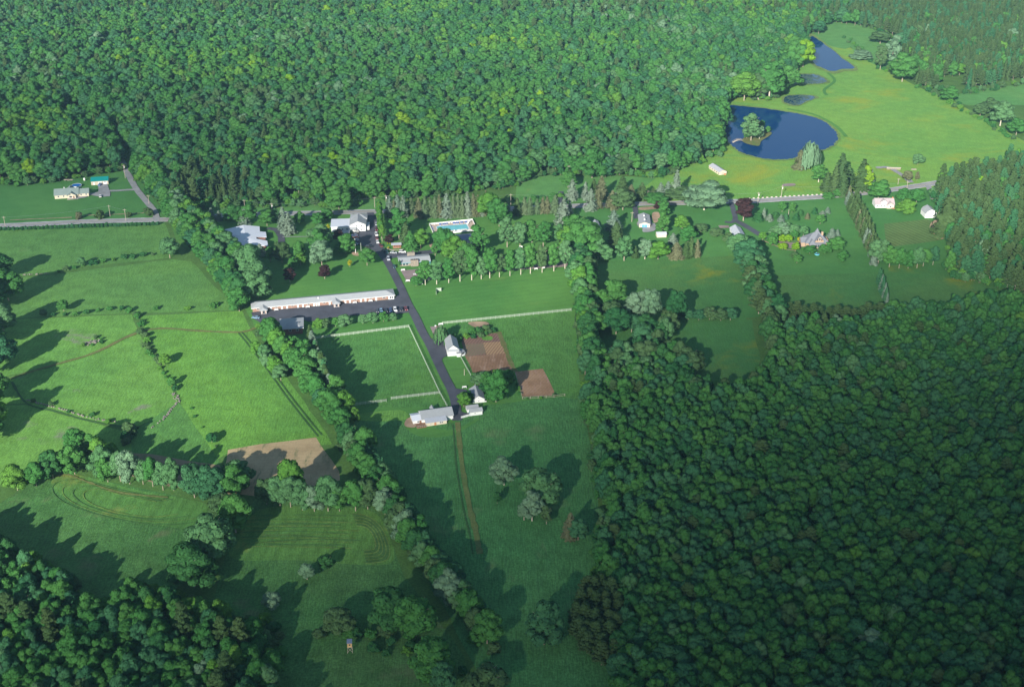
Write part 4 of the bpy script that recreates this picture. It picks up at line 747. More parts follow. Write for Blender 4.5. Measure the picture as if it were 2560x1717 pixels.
for zone, pts in (('N',[(450,524),(600,520),(700,518),(800,515),(900,512)]),('N',[(445,518),(500,512),(600,506),(700,500),(800,498),(900,494),(980,500),(1100,494),(1200,476),(1290,464),(1335,444),(1400,440),(1560,440),(1640,444),(1690,426),(1790,390),(1805,340)]),('N',[(-100,464),(0,464),(100,458),(240,436),(305,424)]),('E',[(2560,420),(2440,450),(2340,480),(2345,510),(2362,560),(2376,610),(2372,660),(2390,696),(2450,706),(2530,722)]),('SE',[(1456,985),(1480,1050),(1488,1160),(1518,1300),(1500,1420),(1535,1600),(1560,1700)]),('SE',[(1460,975),(1520,952),(1600,945),(1700,975),(1790,1005),(1880,1002),(1910,930)]),('SW',[(-50,1375),(50,1405),(130,1445),(215,1530),(265,1545),(330,1500),(420,1500),(480,1545),(560,1560),(640,1600),(690,1680)]),('N',[(1880,250),(1945,243),(1990,170),(2005,120)]),('N',[(2020,62),(2060,42),(2120,48)]),('N',[(2190,72),(2262,150),(2292,204),(2400,235),(2560,212)])):
    q = smooth_line([P(*p) for p in pts], 10)
    for a_, c_ in zip(q, q[1:]):
        for k in range(max(1, int((c_-a_).length/3.6))):
            p_ = a_.lerp(c_, rng.random())+Vector((rng.uniform(-3,3),rng.uniform(-3,3),0)); u_, v_ = pix(p_); woods.append((p_.x,p_.y,u_,v_,'broad',rng.choice(['green','dark','dull','bright','pale']),rng.uniform(3,8),rng.uniform(3.5,7),zone))
for x, y, a, b in scatter([(1590,835),(1680,832),(1690,870),(1715,935),(1760,1000),(1550,1000),(1515,970),(1520,925),(1575,890)], 8.6, (), 5)+scatter([(1450,880),(1500,905),(1520,970),(1470,990)], 8, (), 6):
    woods.append((x,y,a,b,'broad',rng.choice(['teal','pale','dark','green','dull']),rng.uniform(12,17),rng.uniform(8,11),'C'))
for x, y, a, b in scatter([(440,470),(500,455),(600,455),(650,480),(640,505),(520,512),(450,512)], 4.2, (), 9): woods.append((x,y,a,b,'spruce',rng.choice(['needle','teal','needle']),rng.uniform(8,11),rng.uniform(3.4,4.4),'P'))
for x, y, a, b in scatter([(1435,1470),(1520,1480),(1560,1640),(1490,1680),(1440,1620)], 5.2, (), 10): woods.append((x,y,a,b,'pine',rng.choice(['olive','needle','needle']),rng.uniform(9,12),rng.uniform(5.5,7.5),'D'))
def seen(t): return -40 < t[2] < 2600 and t[3]-t[6]*mpp(t[3])*.85 < 1717 and t[3] > 10
WZ = {'P':'in the young plantation','D':'at the foot of the big meadow','C':'beside the small shaded clearing','N':'across the road','E':'behind the white barn','SE':'beside the lower meadow','SW':'below the mown meadow'}
single = set()
for kd, top in (('broad', max(30,300-COUNT.get('broad',0)-COUNT.get('oval',0))), ('pine', 150)):
    c = sorted([i for i, t in enumerate(woods) if t[4] == kd and seen(t) and t[6] > 8], key=lambda i: -mpp(woods[i][3])*woods[i][6]); single |= set(c[:max(0, top)])
for i in sorted(single):
    x, y, a, b, kd, tint, H, W_, zone = woods[i]; un = 'pine' if kd == 'pine' else 'tree'
    tree(kd, (x,y,0), H, W_, tint, f"{TW[tint]} {un} crown packed in the wood {WZ[zone]}", f"{TW[tint]} {un}s in the wood {WZ[zone]}")
SHAPES = {}; coll = {}
def wood_mass(name, sel, keys):
    col = bpy.data.collections.new(name+'_shapes'); idx = {}
    for n_, (kd, i, tint) in enumerate(keys):
        crown, tb, h0, w0 = TR[kd][i]; me = mk(f'{kd}_{n_:02d}', crown, [FM[tint], M['bark']], (tb.v, tb.f)); o = bpy.data.objects.new(f'{n_:03d}_{kd}', me); col.objects.link(o); idx[(kd,i,tint)] = n_
    by = {}
    for k in keys: by.setdefault((k[0],k[2]), []).append(k)
    pts = []; I = []; R = []; S = []
    for x, y, a, b, kd, tint, H, W_, zone in sel:
        k = rng.choice(by[(kd,tint)]); _, _, h0, w0 = TR[kd][k[1]]; pts.append((x,y,0)); I.append(idx[k]); R += [0,0,rng.uniform(0,6.28)]; S += [W_/w0, W_/w0, H/h0]
    me = bpy.data.meshes.new(name); me.from_pydata(pts, [], [])
    me.attributes.new('idx','INT','POINT').data.foreach_set('value', I); me.attributes.new('rot','FLOAT_VECTOR','POINT').data.foreach_set('vector', R); me.attributes.new('scl','FLOAT_VECTOR','POINT').data.foreach_set('vector', S)
    o = link(bpy.data.objects.new(name, me)); g = bpy.data.node_groups.new(name, 'GeometryNodeTree')
    g.interface.new_socket('Geometry', in_out='INPUT', socket_type='NodeSocketGeometry'); g.interface.new_socket('Geometry', in_out='OUTPUT', socket_type='NodeSocketGeometry')
    gi = g.nodes.new('NodeGroupInput'); go = g.nodes.new('NodeGroupOutput'); ip = g.nodes.new('GeometryNodeInstanceOnPoints'); ci = g.nodes.new('GeometryNodeCollectionInfo')
    ci.inputs['Collection'].default_value = col; ci.inputs['Separate Children'].default_value = True; ci.inputs['Reset Children'].default_value = True; ip.inputs['Pick Instance'].default_value = True
    for nm, ty, sk in (('idx','INT','Instance Index'),('rot','FLOAT_VECTOR','Rotation'),('scl','FLOAT_VECTOR','Scale')):
        na = g.nodes.new('GeometryNodeInputNamedAttribute'); na.data_type = ty; na.inputs['Name'].default_value = nm; g.links.new([s for s in na.outputs if s.enabled][0], ip.inputs[sk])
    g.links.new(gi.outputs[0], ip.inputs['Points']); g.links.new(ci.outputs[0], ip.inputs['Instance']); g.links.new(ip.outputs[0], go.inputs[0])
    md = o.modifiers.new('scatter','NODES'); md.node_group = g; return o
restb = [t for i, t in enumerate(woods) if i not in single and t[4] == 'broad']; restc = [t for i, t in enumerate(woods) if i not in single and t[4] != 'broad']
tag(wood_mass('broadleaf_wood', restb, [('broad',i,t) for i in range(6) for t in ('green','bright','dark','teal','pale','dull','silver','lime')]), 'continuous broadleaf forest filling the land beyond the road and fields', 'forest', kind='stuff')
tag(wood_mass('conifer_wood', restc, [(k,i,t) for k in ('pine','spruce') for i in range(3) for t in ('needle','olive','teal')]), 'dark conifers mixed through the far forest', 'forest', kind='stuff')
for o_ in sc.objects:
    if 'label' in o_ and len(o_['label'].split()) > 16: print('LONG', o_['label'])
print('trees', COUNT, 'woods', len(woods), 'single', len(single))
# ---------------------------------------------------------------- buildings
class House:
    """stands on FL-FR (feet of its front wall in the photo) and runs back from the camera; local x along the front, y inward"""
    def __init__(s, name, FL, FR, label, cat='house', group=None, back=None):
        a = P(*FL); b = P(*FR); d = b-a; s.w = d.length; s.o = empty(name, (a.x,a.y,0), math.atan2(d.y,d.x), label=label, cat=cat, group=group)
    def walls(s, x0, x1, y0, y1, h, mat, gable=None, rise=0, name='wall', z0=-.3):
        b = MB(); m = (x0+x1)/2; n_ = (y0+y1)/2
        if gable == 'x': b.prism([(y0,z0),(y1,z0),(y1,h),(n_,h+rise),(y0,h)], x0, x1)
        elif gable == 'y':
            k = len(b.v); sec = [(x0,z0),(x1,z0),(x1,h),(m,h+rise),(x0,h)]; b.v += [(x,y0,z) for x,z in sec]+[(x,y1,z) for x,z in sec]
            b.f.append((0,1,2,3,4)); b.f.append((9,8,7,6,5))
            for i in range(5): j = (i+1)%5; b.f.append((i,5+i,5+j,j))
        else: b.box(x0,x1,y0,y1,z0,h)
        return b.build(name, mat, s.o)
    def roof(s, x0, x1, y0, y1, h, mat, kind, rise, ov=.45, th=.16, name='roof', parent=None, hipl=True, hipr=True, trim=None):
        b = MB(); e = ov; up = .03
        if kind == 'x':
            m = (y0+y1)/2; k = rise/((y1-y0)/2); ze = h-k*e+up; zr = h+rise+up
            b.slab([(x0-e,y0-e,ze),(x1+e,y0-e,ze),(x1+e,m,zr),(x0-e,m,zr)], -th); b.slab([(x0-e,m+.002,zr),(x1+e,m+.002,zr),(x1+e,y1+e,ze),(x0-e,y1+e,ze)], -th)
        elif kind == 'y':
            m = (x0+x1)/2; k = rise/((x1-x0)/2); ze = h-k*e+up; zr = h+rise+up
            b.slab([(x0-e,y1+e,ze),(x0-e,y0-e,ze),(m,y0-e,zr),(m,y1+e,zr)], -th); b.slab([(m+.002,y1+e,zr),(m+.002,y0-e,zr),(x1+e,y0-e,ze),(x1+e,y1+e,ze)], -th)
        elif kind == 'hip':
            X0, X1, Y0, Y1 = x0-e, x1+e, y0-e, y1+e; hw = min(X1-X0, Y1-Y0)/2; z = h+up; zr = h+rise+up
            if X1-X0 >= Y1-Y0:
                m = (Y0+Y1)/2; a_ = (X0+(hw if hipl else 0), m, zr); c_ = (X1-(hw if hipr else 0), m, zr)
                f = [[(X0,Y0,z),(X1,Y0,z),c_,a_],[(X1,Y1,z),(X0,Y1,z),a_,c_],[(X1,Y0,z),(X1,Y1,z),c_],[(X0,Y1,z),(X0,Y0,z),a_]]
            else:
                m = (X0+X1)/2; a_ = (m, Y0+(hw if hipl else 0), zr); c_ = (m, Y1-(hw if hipr else 0), zr)
                f = [[(X0,Y1,z),(X0,Y0,z),a_,c_],[(X1,Y0,z),(X1,Y1,z),c_,a_],[(X0,Y0,z),(X1,Y0,z),a_],[(X1,Y1,z),(X0,Y1,z),c_]]
            k = len(b.v)
            for q in f: b.slab([(p[0],p[1],p[2]+th) for p in q], th)
        elif kind == 'shed': b.slab([(x0-e,y0-e,h+up),(x1+e,y0-e,h+up),(x1+e,y1,h+rise),(x0-e,y1,h+rise)], -th)
        elif kind == 'flat': b.box(x0-e,x1+e,y0-e,y1+e,h,h+max(.25,rise))
        return b.build(name, mat, parent or s.o)
    def opening(s, kind, x, w_, z, h, y=0.0, side='F', frame='white', fill='glass', xw=None, label=None):
        """a window or door standing 6 cm proud of the wall, with its pane or leaf as a sub-part"""
        b = MB(); g = MB(); t = .12
        if side == 'F': b.box(x-w_/2,x+w_/2,y-.07,y+.05,z,z+h); g.box(x-w_/2+t,x+w_/2-t,y-.10,y-.03,z+t,z+h-t)
        elif side == 'R': b.box(xw-.05,xw+.07,x-w_/2,x+w_/2,z,z+h); g.box(xw+.03,xw+.10,x-w_/2+t,x+w_/2-t,z+t,z+h-t)
        else: b.box(xw-.07,xw+.05,x-w_/2,x+w_/2,z,z+h); g.box(xw-.10,xw-.03,x-w_/2+t,x+w_/2-t,z+t,z+h-t)
        f = b.build(kind, M[frame], s.o, label=label)
        if fill: g.build('pane', M[fill], f)
        return f
    def win(s, x, w_=1.1, z=1.1, h=1.2, y=0.0, **k): return s.opening('window', x, w_, z, h, y, **k)
    def door(s, x, w_=1.0, y=0.0, h=2.1, fill=None, frame='white', **k): return s.opening('door', x, w_, 0.05, h, y, frame=frame, fill=fill, **k)
    def box(s, name, mat, *a, parent=None, **k): return MB().box(*a).build(name, M[mat], parent or s.o, **k)

# ranch house with porch, at the lane
H = House('ranch_house', (137.5,498), (193,494), 'cream ranch house with grey-green roof beside the round blue pool')
H.walls(0,16.5,0,9.5,2.9,M['cream'],'x',3.0); H.roof(0,16.5,0,9.5,2.9,M['roofgreen'],'x',3.0)
H.walls(16.5,23.6,.6,8.4,2.7,M['cream'],'x',2.3); H.roof(16.9,23.6,.6,8.4,2.7,M['roofgreen'],'x',2.3,.35)
H.walls(9.0,14.8,-2.2,3,2.7,M['cream'],'y',1.7); H.roof(9.0,14.8,-2.2,3.0,2.7,M['roofgreen'],'y',1.7,.4); H.walls(7.5,13,9.5,14,2.7,M['cream'],'y',2.2); H.roof(7.5,13,6.5,14,2.7,M['roofgreen'],'y',2.2)
H.box('porch', 'palewood', 8.6,16.4,-3.6,-2.2,-.2,.25)
for x in (2.6,6.2): H.win(x)
for x in (18.3,21.8): H.win(x, y=.6, z=1.2)
H.win(11.0, 1.0, 2.9, .8, y=-2.2); H.win(11.3, 2.0, .9, 1.4, y=-2.2, fill='glass'); H.door(13.4, 1.0, y=-2.2, frame='brick'); H.box('chimney', 'white', 6.4,7.0,5.5,6.1,5.0,6.6)
H = House('garage', (228.7,463.5), (270.2,461), 'tan garage with bright teal metal roof beside the gravel yard', 'garage')
H.walls(0,12.3,0,7.4,3.0,M['tan'],'x',1.9); H.roof(0,12.3,0,7.4,3.0,M['roofteal'],'x',1.9,.3)
H.door(2.0,1.1); H.door(6.4,2.7,h=2.4); H.door(10.0,2.7,h=2.4); H.win(10.0,1.4,1.9,.5)
# hall with the broad white folded roof
o = empty('hall', tuple(P(600,612)), 0, label='low hall with a broad white many-cornered roof beside the tree belt', cat='hall')
o.location.z = 0
def rel(px, py, z): v = P(px,py,z); return (v.x-o.location.x, v.y-o.location.y, z)
zt = 4.6
RC = [rel(557.7,574.7,4.0),rel(608.4,562.6,5.3),rel(648.9,566,4.0),rel(649.8,578.5,4.0),rel(664.6,580,3.7),rel(666.4,592.7,3.7),rel(640.3,591,4.3),rel(641.5,599.6,4.1),rel(667.8,601.9,3.6),rel(670.4,614.8,3.4),rel(640,613,3.9),rel(622,614,4.0),rel(600,617,4.0),rel(588,614,4.0),rel(572,592,4.1),rel(586,589.5,4.3),rel(585.6,581,4.4),rel(560,587,4.0)]
MID = rel(614,592,5.2); b = MB(); k = len(RC)
b.v = RC+[MID]+[(p[0],p[1],p[2]-.3) for p in RC]+[(MID[0],MID[1],MID[2]-.3)]
for i in range(k):
    j = (i+1)%k; b.f.append((i,k,j)); b.f.append((k+1+j,2*k+1,k+1+i)); b.f.append((i,j,k+1+j,k+1+i))
b.build('roof', M['roofwhite'], o)
cen = Vector((sum(p[0] for p in RC)/k, sum(p[1] for p in RC)/k, 0)); b = MB(); ins = [tuple(cen+(Vector((p[0],p[1],0))-cen)*.93) for p in RC]
b.v = [(x,y,-.3) for x,y,_ in ins]+[(x,y,RC[i][2]-.32) for i,(x,y,_) in enumerate(ins)]
for i in range(k): j = (i+1)%k; b.f.append((j,i,k+i,k+j))
b.build('wall', M['redbox'], o)
a_ = rel(644,610,0); MB().box(a_[0],a_[0]+6,a_[1]-1,a_[1]-.6,-.3,2.8).build('gallery', M['tan'], o); a_ = rel(655,622,0); MB().box(a_[0],a_[0]+2.6,a_[1],a_[1]+.3,-.3,2.4).build('garage_door', M['white'], o)
a_ = rel(662,617,0); MB().box(a_[0],a_[0]+2,a_[1],a_[1]+.4,.6,2.6).build('window', M['glass'], o)
# lodge
H = House('lodge', (829,580.5), (917,577.5), 'white two-storey lodge with grey gable beside the parking yard', 'lodge')
L = H.w; gx = L*.60
H.walls(0,gx-.3,0,14,3.6,M['white']); H.roof(0,gx-.9,0,14,3.6,M['roofwhite'],'flat',.35,.5)
H.walls(gx-1.5,L-.6,-1,13,5.2,M['white'],'y',2.3); H.roof(gx-1.5,L-.6,-1,13,5.2,M['roofgrey'],'y',2.3,.45)
H.walls(gx-1.2,L+.2,9,17,5.6,M['white']); H.roof(gx-1.2,L+.2,9,17,5.6,M['roofgrey'],'hip',1.6,.4)
H.walls(L-.6,L+1.8,1,8,2.6,M['white']); H.roof(L-.6,L+1.8,1,8,2.6,M['roofmetal'],'shed',.5,.2,name='porch_roof')
H.roof(gx-2.6,gx+2.4,-3.2,-1,2.7,M['roofgrey'],'x',.9,.2,name='porch_roof'); 
for x in (gx-2.4,gx+2.2): H.box('post','white',x-.1,x+.1,-3.1,-2.9,-.2,2.7)
for x,z in ((gx+3,3.6),(gx+6,3.6),(gx+3,1.0),(gx+6,1.0)): H.win(x,.9,z,1.2,y=-1)
for x in (4,7.5,10.5): H.win(x,1.2,1.2,1.1)
H.door(gx,1.1,y=-1)
H = House('white_shed', (849,592.5), (873,592), 'small flat white shed in front of the lodge wing', 'shed'); H.walls(0,H.w,0,5,2.4,M['white']); H.roof(0,H.w,0,5,2.4,M['rooflight'],'shed',.5,.25); H.door(2,1.0)
# stone-chimney hall
H = House('social_hall', (1000.9,666.3), (1073.8,661), 'low grey-roofed hall with two broad stone chimneys by the paved terrace', 'hall')
L = H.w; H.walls(0,L,0,10.5,2.5,M['stone']); H.roof(0,L,0,10.5,2.5,M['rooflight'],'x',1.1,.9); 
H.box('fascia','teal',-.9,L+.9,-.98,-.9,2.22,2.5); H.box('fascia','teal',L+.15,L+.5,.2,.5,-.2,2.4)
H.box('chimney','stone',6.6,11.4,-1.6,1.2,-.3,4.1); H.box('chimney','stone',5.6,10.4,9.6,11.4,-.3,4.9)
for i in range(3): H.box('flue','black',7.2+i*1.5,7.8+i*1.5,-.6,0,4.1,4.6)
for x in (2.4,4.4,13.0,15.0,16.8): H.win(x,1.8,.5,1.9)
# open shelter
H = House('garden_shelter', (983.5,622), (1002,621), 'open red-brown shelter with pale metal roof by the parked cars', 'shelter')
L = H.w; H.roof(-1,L+.3,0,2.6,2.5,M['roofmetal'],'shed',.5,.3,.12)
for i in range(5): H.box('post','rust',i*L/4-.12,i*L/4+.12,.1,.34,-.2,2.5)
H.box('back_panel','redbox',0,L,2.2,2.35,-.2,2.4); H.box('counter','brick',.4,L-.4,.5,1.0,-.2,.9)
b = MB()
for i in range(24):
    t_ = math.pi*(1.05+.9*i/23); b.box(L/2+6.6*math.cos(t_)-.35,L/2+6.6*math.cos(t_)+.35,1.5+4.6*math.sin(t_)-.3,1.5+4.6*math.sin(t_)+.3,-.1,.55)
wl = b.build('garden_wall', M['stone'], None, label='low curved stone wall in front of the open shelter', cat='wall'); wl.location = H.o.location; wl.rotation_euler = H.o.rotation_euler
# pool house
H = House('pool_house', (1090,618), (1190,610), 'red brick pool house with grey and blue roof partly under trees', 'house')
L = H.w; H.walls(0,L*.6,0,9,2.8,M['redbrick'],None); H.roof(-.6,L*.35,0,9,2.8,M['rooflight'],'shed',.5,.3); H.walls(L*.35,L,1,12,2.8,M['white']); H.roof(L*.35+.4,L,1,12,2.8,M['roofblue'],'x',1.6,.4)
H.box('entry','white',.8,3.0,-.9,0,-.2,2.7); H.door(1.9,1.0,y=-.9,fill='glass'); H.box('step','concrete',3.4,5.4,-2.4,-.2,-.2,.35)
# motel
FLm, FRm = (632,780.3), (985,747.5)
H = House('motel', FLm, FRm, 'long single-storey brick motel with pale roof and white doors', 'motel'); L = H.w; k_ = L/353.0
X = lambda px: (px-632)*k_
H.walls(0,L,0,8.2,2.6,M['brick']); H.roof(0,L,0,8.2,2.6,M['rooflight'],'hip',1.55,.75)
H.box('fascia','white',-.76,L+.76,-.80,-.75,2.45,2.72)
for a0 in (658.5, 838):
    x = X(a0); H.walls(x-1.6,x+1.6,-4.6,-.0,2.6,M['brick'],name='porch_wall'); H.roof(x-1.6,x+1.6,-4.6,2.6,2.62,M['rooflight'],'hip',.9,.75,.14,name='porch_roof',hipr=False)
    for sx in (-1.35,1.35): H.box('column','white',x+sx-.12,x+sx+.12,-4.75,-4.6,0,2.6)
    H.opening('window',x,1.5,.4,2.0,-4.6)
for px in (676.8,704,716.6,743.5,756,783.4,789.6,795.4,822.4,862,873.7,901,912.7,940): H.door(X(px),.95,label=None); 
for px in (690,730,770,809,887,926): H.win(X(px),1.6,1.5,.7)
H.win(X(960),2.0,1.1,1.0); H.win(X(645),1.2,1.2,1.0); H.box('porch','white',X(971),L+.05,-.25,-.02,-.2,2.5); H.opening('window',X(976),.9,.5,1.8,-.25); H.opening('window',X(980.5),.9,.5,1.8,-.25)
H.box('air_conditioner','metal',X(789),X(789)+1.1,2.6,3.6,3.3,4.3); H.box('air_conditioner','white',X(794),X(794)+.8,2.4,3.2,3.3,4.5)
M0 = H
for i in range(9): xv = X(650+i*37)+rng.uniform(-1,1); H.box('roof_vent','metal',xv,xv+.45,2.9,3.4,3.4,4.0)
def bench_at(px, py, rz, label, z=.3, w_=2.0):
    p = P(px,py); o_ = empty('bench', (p.x,p.y,z), rz, label=label, cat='bench', group='white benches about the grounds')
    MB().box(-w_/2,w_/2,-.25,.25,.42,.5).build('seat', M['white'], o_); MB().box(-w_/2,w_/2,.2,.28,.55,1.05).build('backrest', M['white'], o_)
    for s_ in (-1,1): MB().box(s_*w_/2-.08,s_*w_/2+.08,-.28,.28,0,.7).build('leg', M['white'], o_)
rzm = M0.o.rotation_euler.z
for n_,(x,y) in enumerate([(691,776),(769.7,768.8),(887,758),(926.6,754)]): bench_at(x,y+1.5,rzm,f"white bench against the motel wall, {nth(n_+1)} from the tree-belt end",w_=2.2)
for x,y,w_,l in [(1007.5,678,2.4,'white bench at the terrace corner near the stone chimney'),(1019.5,705,2.4,'white bench at the lower terrace edge by the drive'),(1053,675,2.2,'white bench at the back of the terrace'),(1051,712,2.4,'white bench on the lawn under the first maples'),
    (1065,700,2.2,'white bench among the first maples on the terrace'),(1110.6,695.5,2.2,'white bench behind the third maple'),(1340,675,2.0,'white bench behind the middle maples'),(1359,673,2.0,'white bench beside the one behind the middle maples'),(1100.5,846.5,2.0,'white bench against the white barn'),(1102,813.5,2.4,'white bench at the small barn patio'),(1161,971,2.2,'white chest-like bench beside the turning circle')]: bench_at(x,y,rzm,l,w_=w_)
# brick annex
H = House('brick_annex', (703,838), (757,834.5), 'dark red brick two-storey annex with pale hipped roof under the trees', 'house')
L = H.w; H.walls(0,L,0,12.5,3.9,M['redbrick']); H.roof(0,L,0,12.5,3.9,M['rooflight'],'hip',1.5,.8); H.box('vent','black',L-2,L-1.6,5,5.4,4.4,5.2); H.box('fascia','white',-.8,L+.8,-.86,-.8,3.85,4.05)
for x in (5.2,9.2): H.win(x,1.5,2.0,1.3)
# white barn
H = House('barn', (1119.3,891), (1147,889), 'white barn with worn grey roof and round porch beside the paved yard', 'barn')
L = H.w; H.walls(0,L,0,12.8,4.2,M['white'],'y',2.4); H.roof(0,L,0,12.8,4.2,M['roofworn'],'y',2.4,.45); H.roof(0,L,-.9,.0,3.2,M['rooflight'],'shed',.9,.25,name='pent_roof')
H.win(L/2,.6,5.0,.6); H.win(L*.3,.6,1.2,.4,fill='metal'); H.win(L*.75,.6,1.4,.4,fill='metal'); H.opening('door',3.5,2.6,0.05,2.6,side='L',xw=0,frame='white',fill=None); H.opening('door',9.5,2.4,0.05,2.6,side='L',xw=0,frame='white',fill=None)
H.walls(L-1.2,L+1.2,-1.6,1.0,2.0,M['white']); H.roof(L-1.2,L+1.2,-1.6,1.0,2.0,M['roofworn'],'shed',.4,.2,name='porch_roof'); H.win(L,.8,.9,.5,y=-1.6)
b = MB(); 
for i in range(12):
    t_ = -1.2+1.9*i/11; b.box(L+1+2.6*math.cos(t_)-.25,L+1+2.6*math.cos(t_)+.25,1.6+2.6*math.sin(t_)-.25,1.6+2.6*math.sin(t_)+.25,-.2,1.0)
b.build('porch_wall', M['white'], H.o); b = MB(); b.slab([(L,-1,2.3),(L+2.4,-.4,1.9),(L+3.6,1.6,1.9),(L+2.6,4.2,1.9),(L,5,2.4)],.12); b.build('porch_roof', M['roofworn'], H.o)
H = House('small_barn', (1181.4,1008), (1211.5,1005.5), 'white small barn with grey gable roof beside the turning circle', 'barn')
L = H.w; H.walls(0,L,0,11.2,2.1,M['white'],'y',1.9); H.roof(0,L,0,11.2,2.1,M['roofgrey'],'y',1.9,.35); H.win(L/2,.5,2.7,.5); H.win(L/2,.7,.9,.5); H.box('lean_wall','white',L,L+1.0,.2,.4,-.2,.7); H.opening('door',5.5,2.6,.05,1.9,side='L',xw=0,fill=None)
H = House('tool_shed', (1175.3,1040), (1206,1036), 'white tool shed with double grey roof and teal door beside the picket fence', 'shed')
L = H.w; H.walls(0,L,0,3.4,2.2,M['white'],'x',1.0); H.roof(0,L,0,3.4,2.2,M['roofgrey'],'x',1.0,.3); H.walls(-.6,L-1.2,3.5,7.4,2.0,M['white'],'x',1.0); H.roof(-.6,L-1.2,3.5,7.4,2.0,M['roofworn'],'x',1.0,.3); H.win(L*.4,.7,1.0,.6); H.opening('door',1.7,1.4,.05,1.9,side='L',xw=0,frame='teal',fill=None)
# long farmhouse at the end of the drive
H = House('farmhouse', (1056,1058.6), (1133,1047.6), 'long white farmhouse with grey roof and pale metal lean-to at the end of the drive', 'house')
L = H.w; H.walls(0,L,0,8.6,2.4,M['white'],'x',2.3); H.roof(0,L,0,8.6,2.4,M['roofgrey'],'x',2.3,.4)
x1 = L*.74; H.walls(1.2,x1,-3.4,0,1.9,M['cream'],name='lean_to_wall'); H.roof(1.2,x1,-3.4,.0,1.9,M['roofmetal'],'shed',.75,.3,name='lean_to_roof')
H.walls(-4.6,0,.2,7.2,2.1,M['white']); H.roof(-4.6,-.02,.2,7.2,2.1,M['roofwhite'],'x',1.0,.3)
H.walls(6.2,8.2,8.6,11.0,2.2,M['white'],'y',1.1,name='dormer_wall'); H.roof(6.2,8.2,6,11.0,2.2,M['roofgrey'],'y',1.1,.2,name='dormer_roof'); H.box('deck','wood',-3.6,1.2,-4.2,.2,-.3,.5)
for i in range(6): H.box('baluster','palewood',-3.6+i*.9,-3.5+i*.9,-4.25,-4.15,.5,1.3)
H.box('railing','palewood',-3.6,1.2,-4.25,-4.15,1.3,1.4); H.door(x1*.5,1.0,y=-3.4,frame='rust',h=1.7)
for x in (x1*.3,): H.win(x,.6,1.0,.5,y=-3.4)
for x in (x1*.72,x1*.8): H.win(x,.9,.8,.9,y=-3.4)
H.win(-2,1.2,.9,.9,y=.2); H.door(-.9,1.0,y=.2,frame='wood')
# house with cupolas
H = House('cupola_shed', (1598,569.5), (1624.8,570), 'cream outbuilding with blue double doors and two roof cupolas', 'shed')
L = H.w; H.walls(0,L,0,17.5,2.8,M['cream'],'y',1.3); H.roof(0,L,0,17.5,2.8,M['roofgrey'],'y',1.3,.45)
for y in (4.2,11.5):
    c_ = MB().box(L/2-.45,L/2+.45,y-.45,y+.45,3.7,5.0).build('cupola', M['white'], H.o); b = MB(); b.lathe([(.85,5.0),(.1,5.7)],(L/2,y,0),4); b.build('cupola_roof', M['roofgrey'], c_)
for sx in (-.95,.95): H.door(L/2+sx,1.8,h=2.3,frame='bluedoor')
H.win(1.0,.8,1.0,.8,frame='bluedoor',fill=None); H.win(L-1.0,.8,1.0,.8,frame='bluedoor',fill=None)
H = House('garden_shed', (1642.5,594.5), (1665.8,593.5), 'small cream garden shed with pale roof below the cupola building', 'shed'); L = H.w; H.walls(0,L,0,4,2.2,M['cream'],'x',1.0); H.roof(0,L,0,4,2.2,M['roofmetal'],'x',1.0,.3); H.win(L*.55,.7,1.0,.7)
H = House('shaded_shed', (1488,580), (1502,579.5), 'pale-roofed shed half hidden behind the huge green tree', 'shed'); L = H.w; H.walls(0,L,0,14,2.4,M['white'],'y',1.0); H.roof(0,L,0,14,2.4,M['rooflight'],'y',1.0,.35); H.win(L/2,.8,.9,.8)
# long shed in the meadow: ridge runs away to the left
A_ = P(1772,421.4); B_ = P(1797.8,438.5); d_ = B_-A_
o = empty('field_shed', (A_.x,A_.y,0), math.atan2(d_.y,d_.x), label='long weathered shed with tin roof alone in the pond meadow', cat='shed'); H = House.__new__(House); H.o = o; H.w = d_.length
H.walls(0,H.w,0,6.2,2.3,M['cream'],'x',1.5); H.roof(0,H.w,0,6.2,2.3,M['rooftin'],'x',1.5,.25); H.opening('door',3.1,2.2,.05,1.9,side='R',xw=H.w,frame='palewood',fill=None)
for i in range(5): H.win(2+i*3.6,1.4,.9,.8,frame='palewood')
H.box('crate','rust',H.w+.2,H.w+1.4,4,5.2,-.1,1.2)
# pale shed by the beech: gable runs away
A_ = P(1824,578); B_ = P(1840,606); d_ = B_-A_
o = empty('long_shed', (A_.x,A_.y,0), math.atan2(d_.y,d_.x), label='pale metal-roofed shed behind the tree belt beside the purple beech', cat='shed'); H = House.__new__(House); H.o = o; H.w = d_.length
H.walls(0,H.w,0,7.0,2.5,M['white'],'x',2.0); H.roof(0,H.w,0,7.0,2.5,M['roofmetal'],'x',2.0,.35); H.opening('door',3.5,2.6,.05,2.3,side='R',xw=H.w,fill=None)
# mansion
H = House('mansion', (2013.5,620), (2070.5,620), 'large sandy brick mansion with slate roof and chimney on the lawn', 'mansion')
L = H.w; S_ = M['sandbrick']; R_ = M['roofdark']
H.walls(0,L,0,11,3.4,S_); H.roof(0,L,0,11,3.4,R_,'hip',5.2,.5); H.walls(L*.40,L*.76,-.35,6,5.2,S_,'y',3.0); H.roof(L*.40,L*.76,-.35,7,5.2,R_,'y',3.0,.5)
H.roof(L*.36,L*.80,-2.2,-.35,2.9,R_,'shed',1.0,.3,name='porch_roof'); H.walls(L*.14,L*.38,-2.4,2,3.0,S_); H.roof(L*.14,L*.38,-2.4,5,3.0,R_,'hip',2.8,.5,name='wing_roof')
H.walls(-2.6,1.2,2,8,3.2,S_,'x',2.2); H.roof(-2.6,1.2,2,8,3.2,R_,'x',2.2,.35,name='wing_roof'); H.walls(L-1,L+.4,3.5,9,4.4,S_)
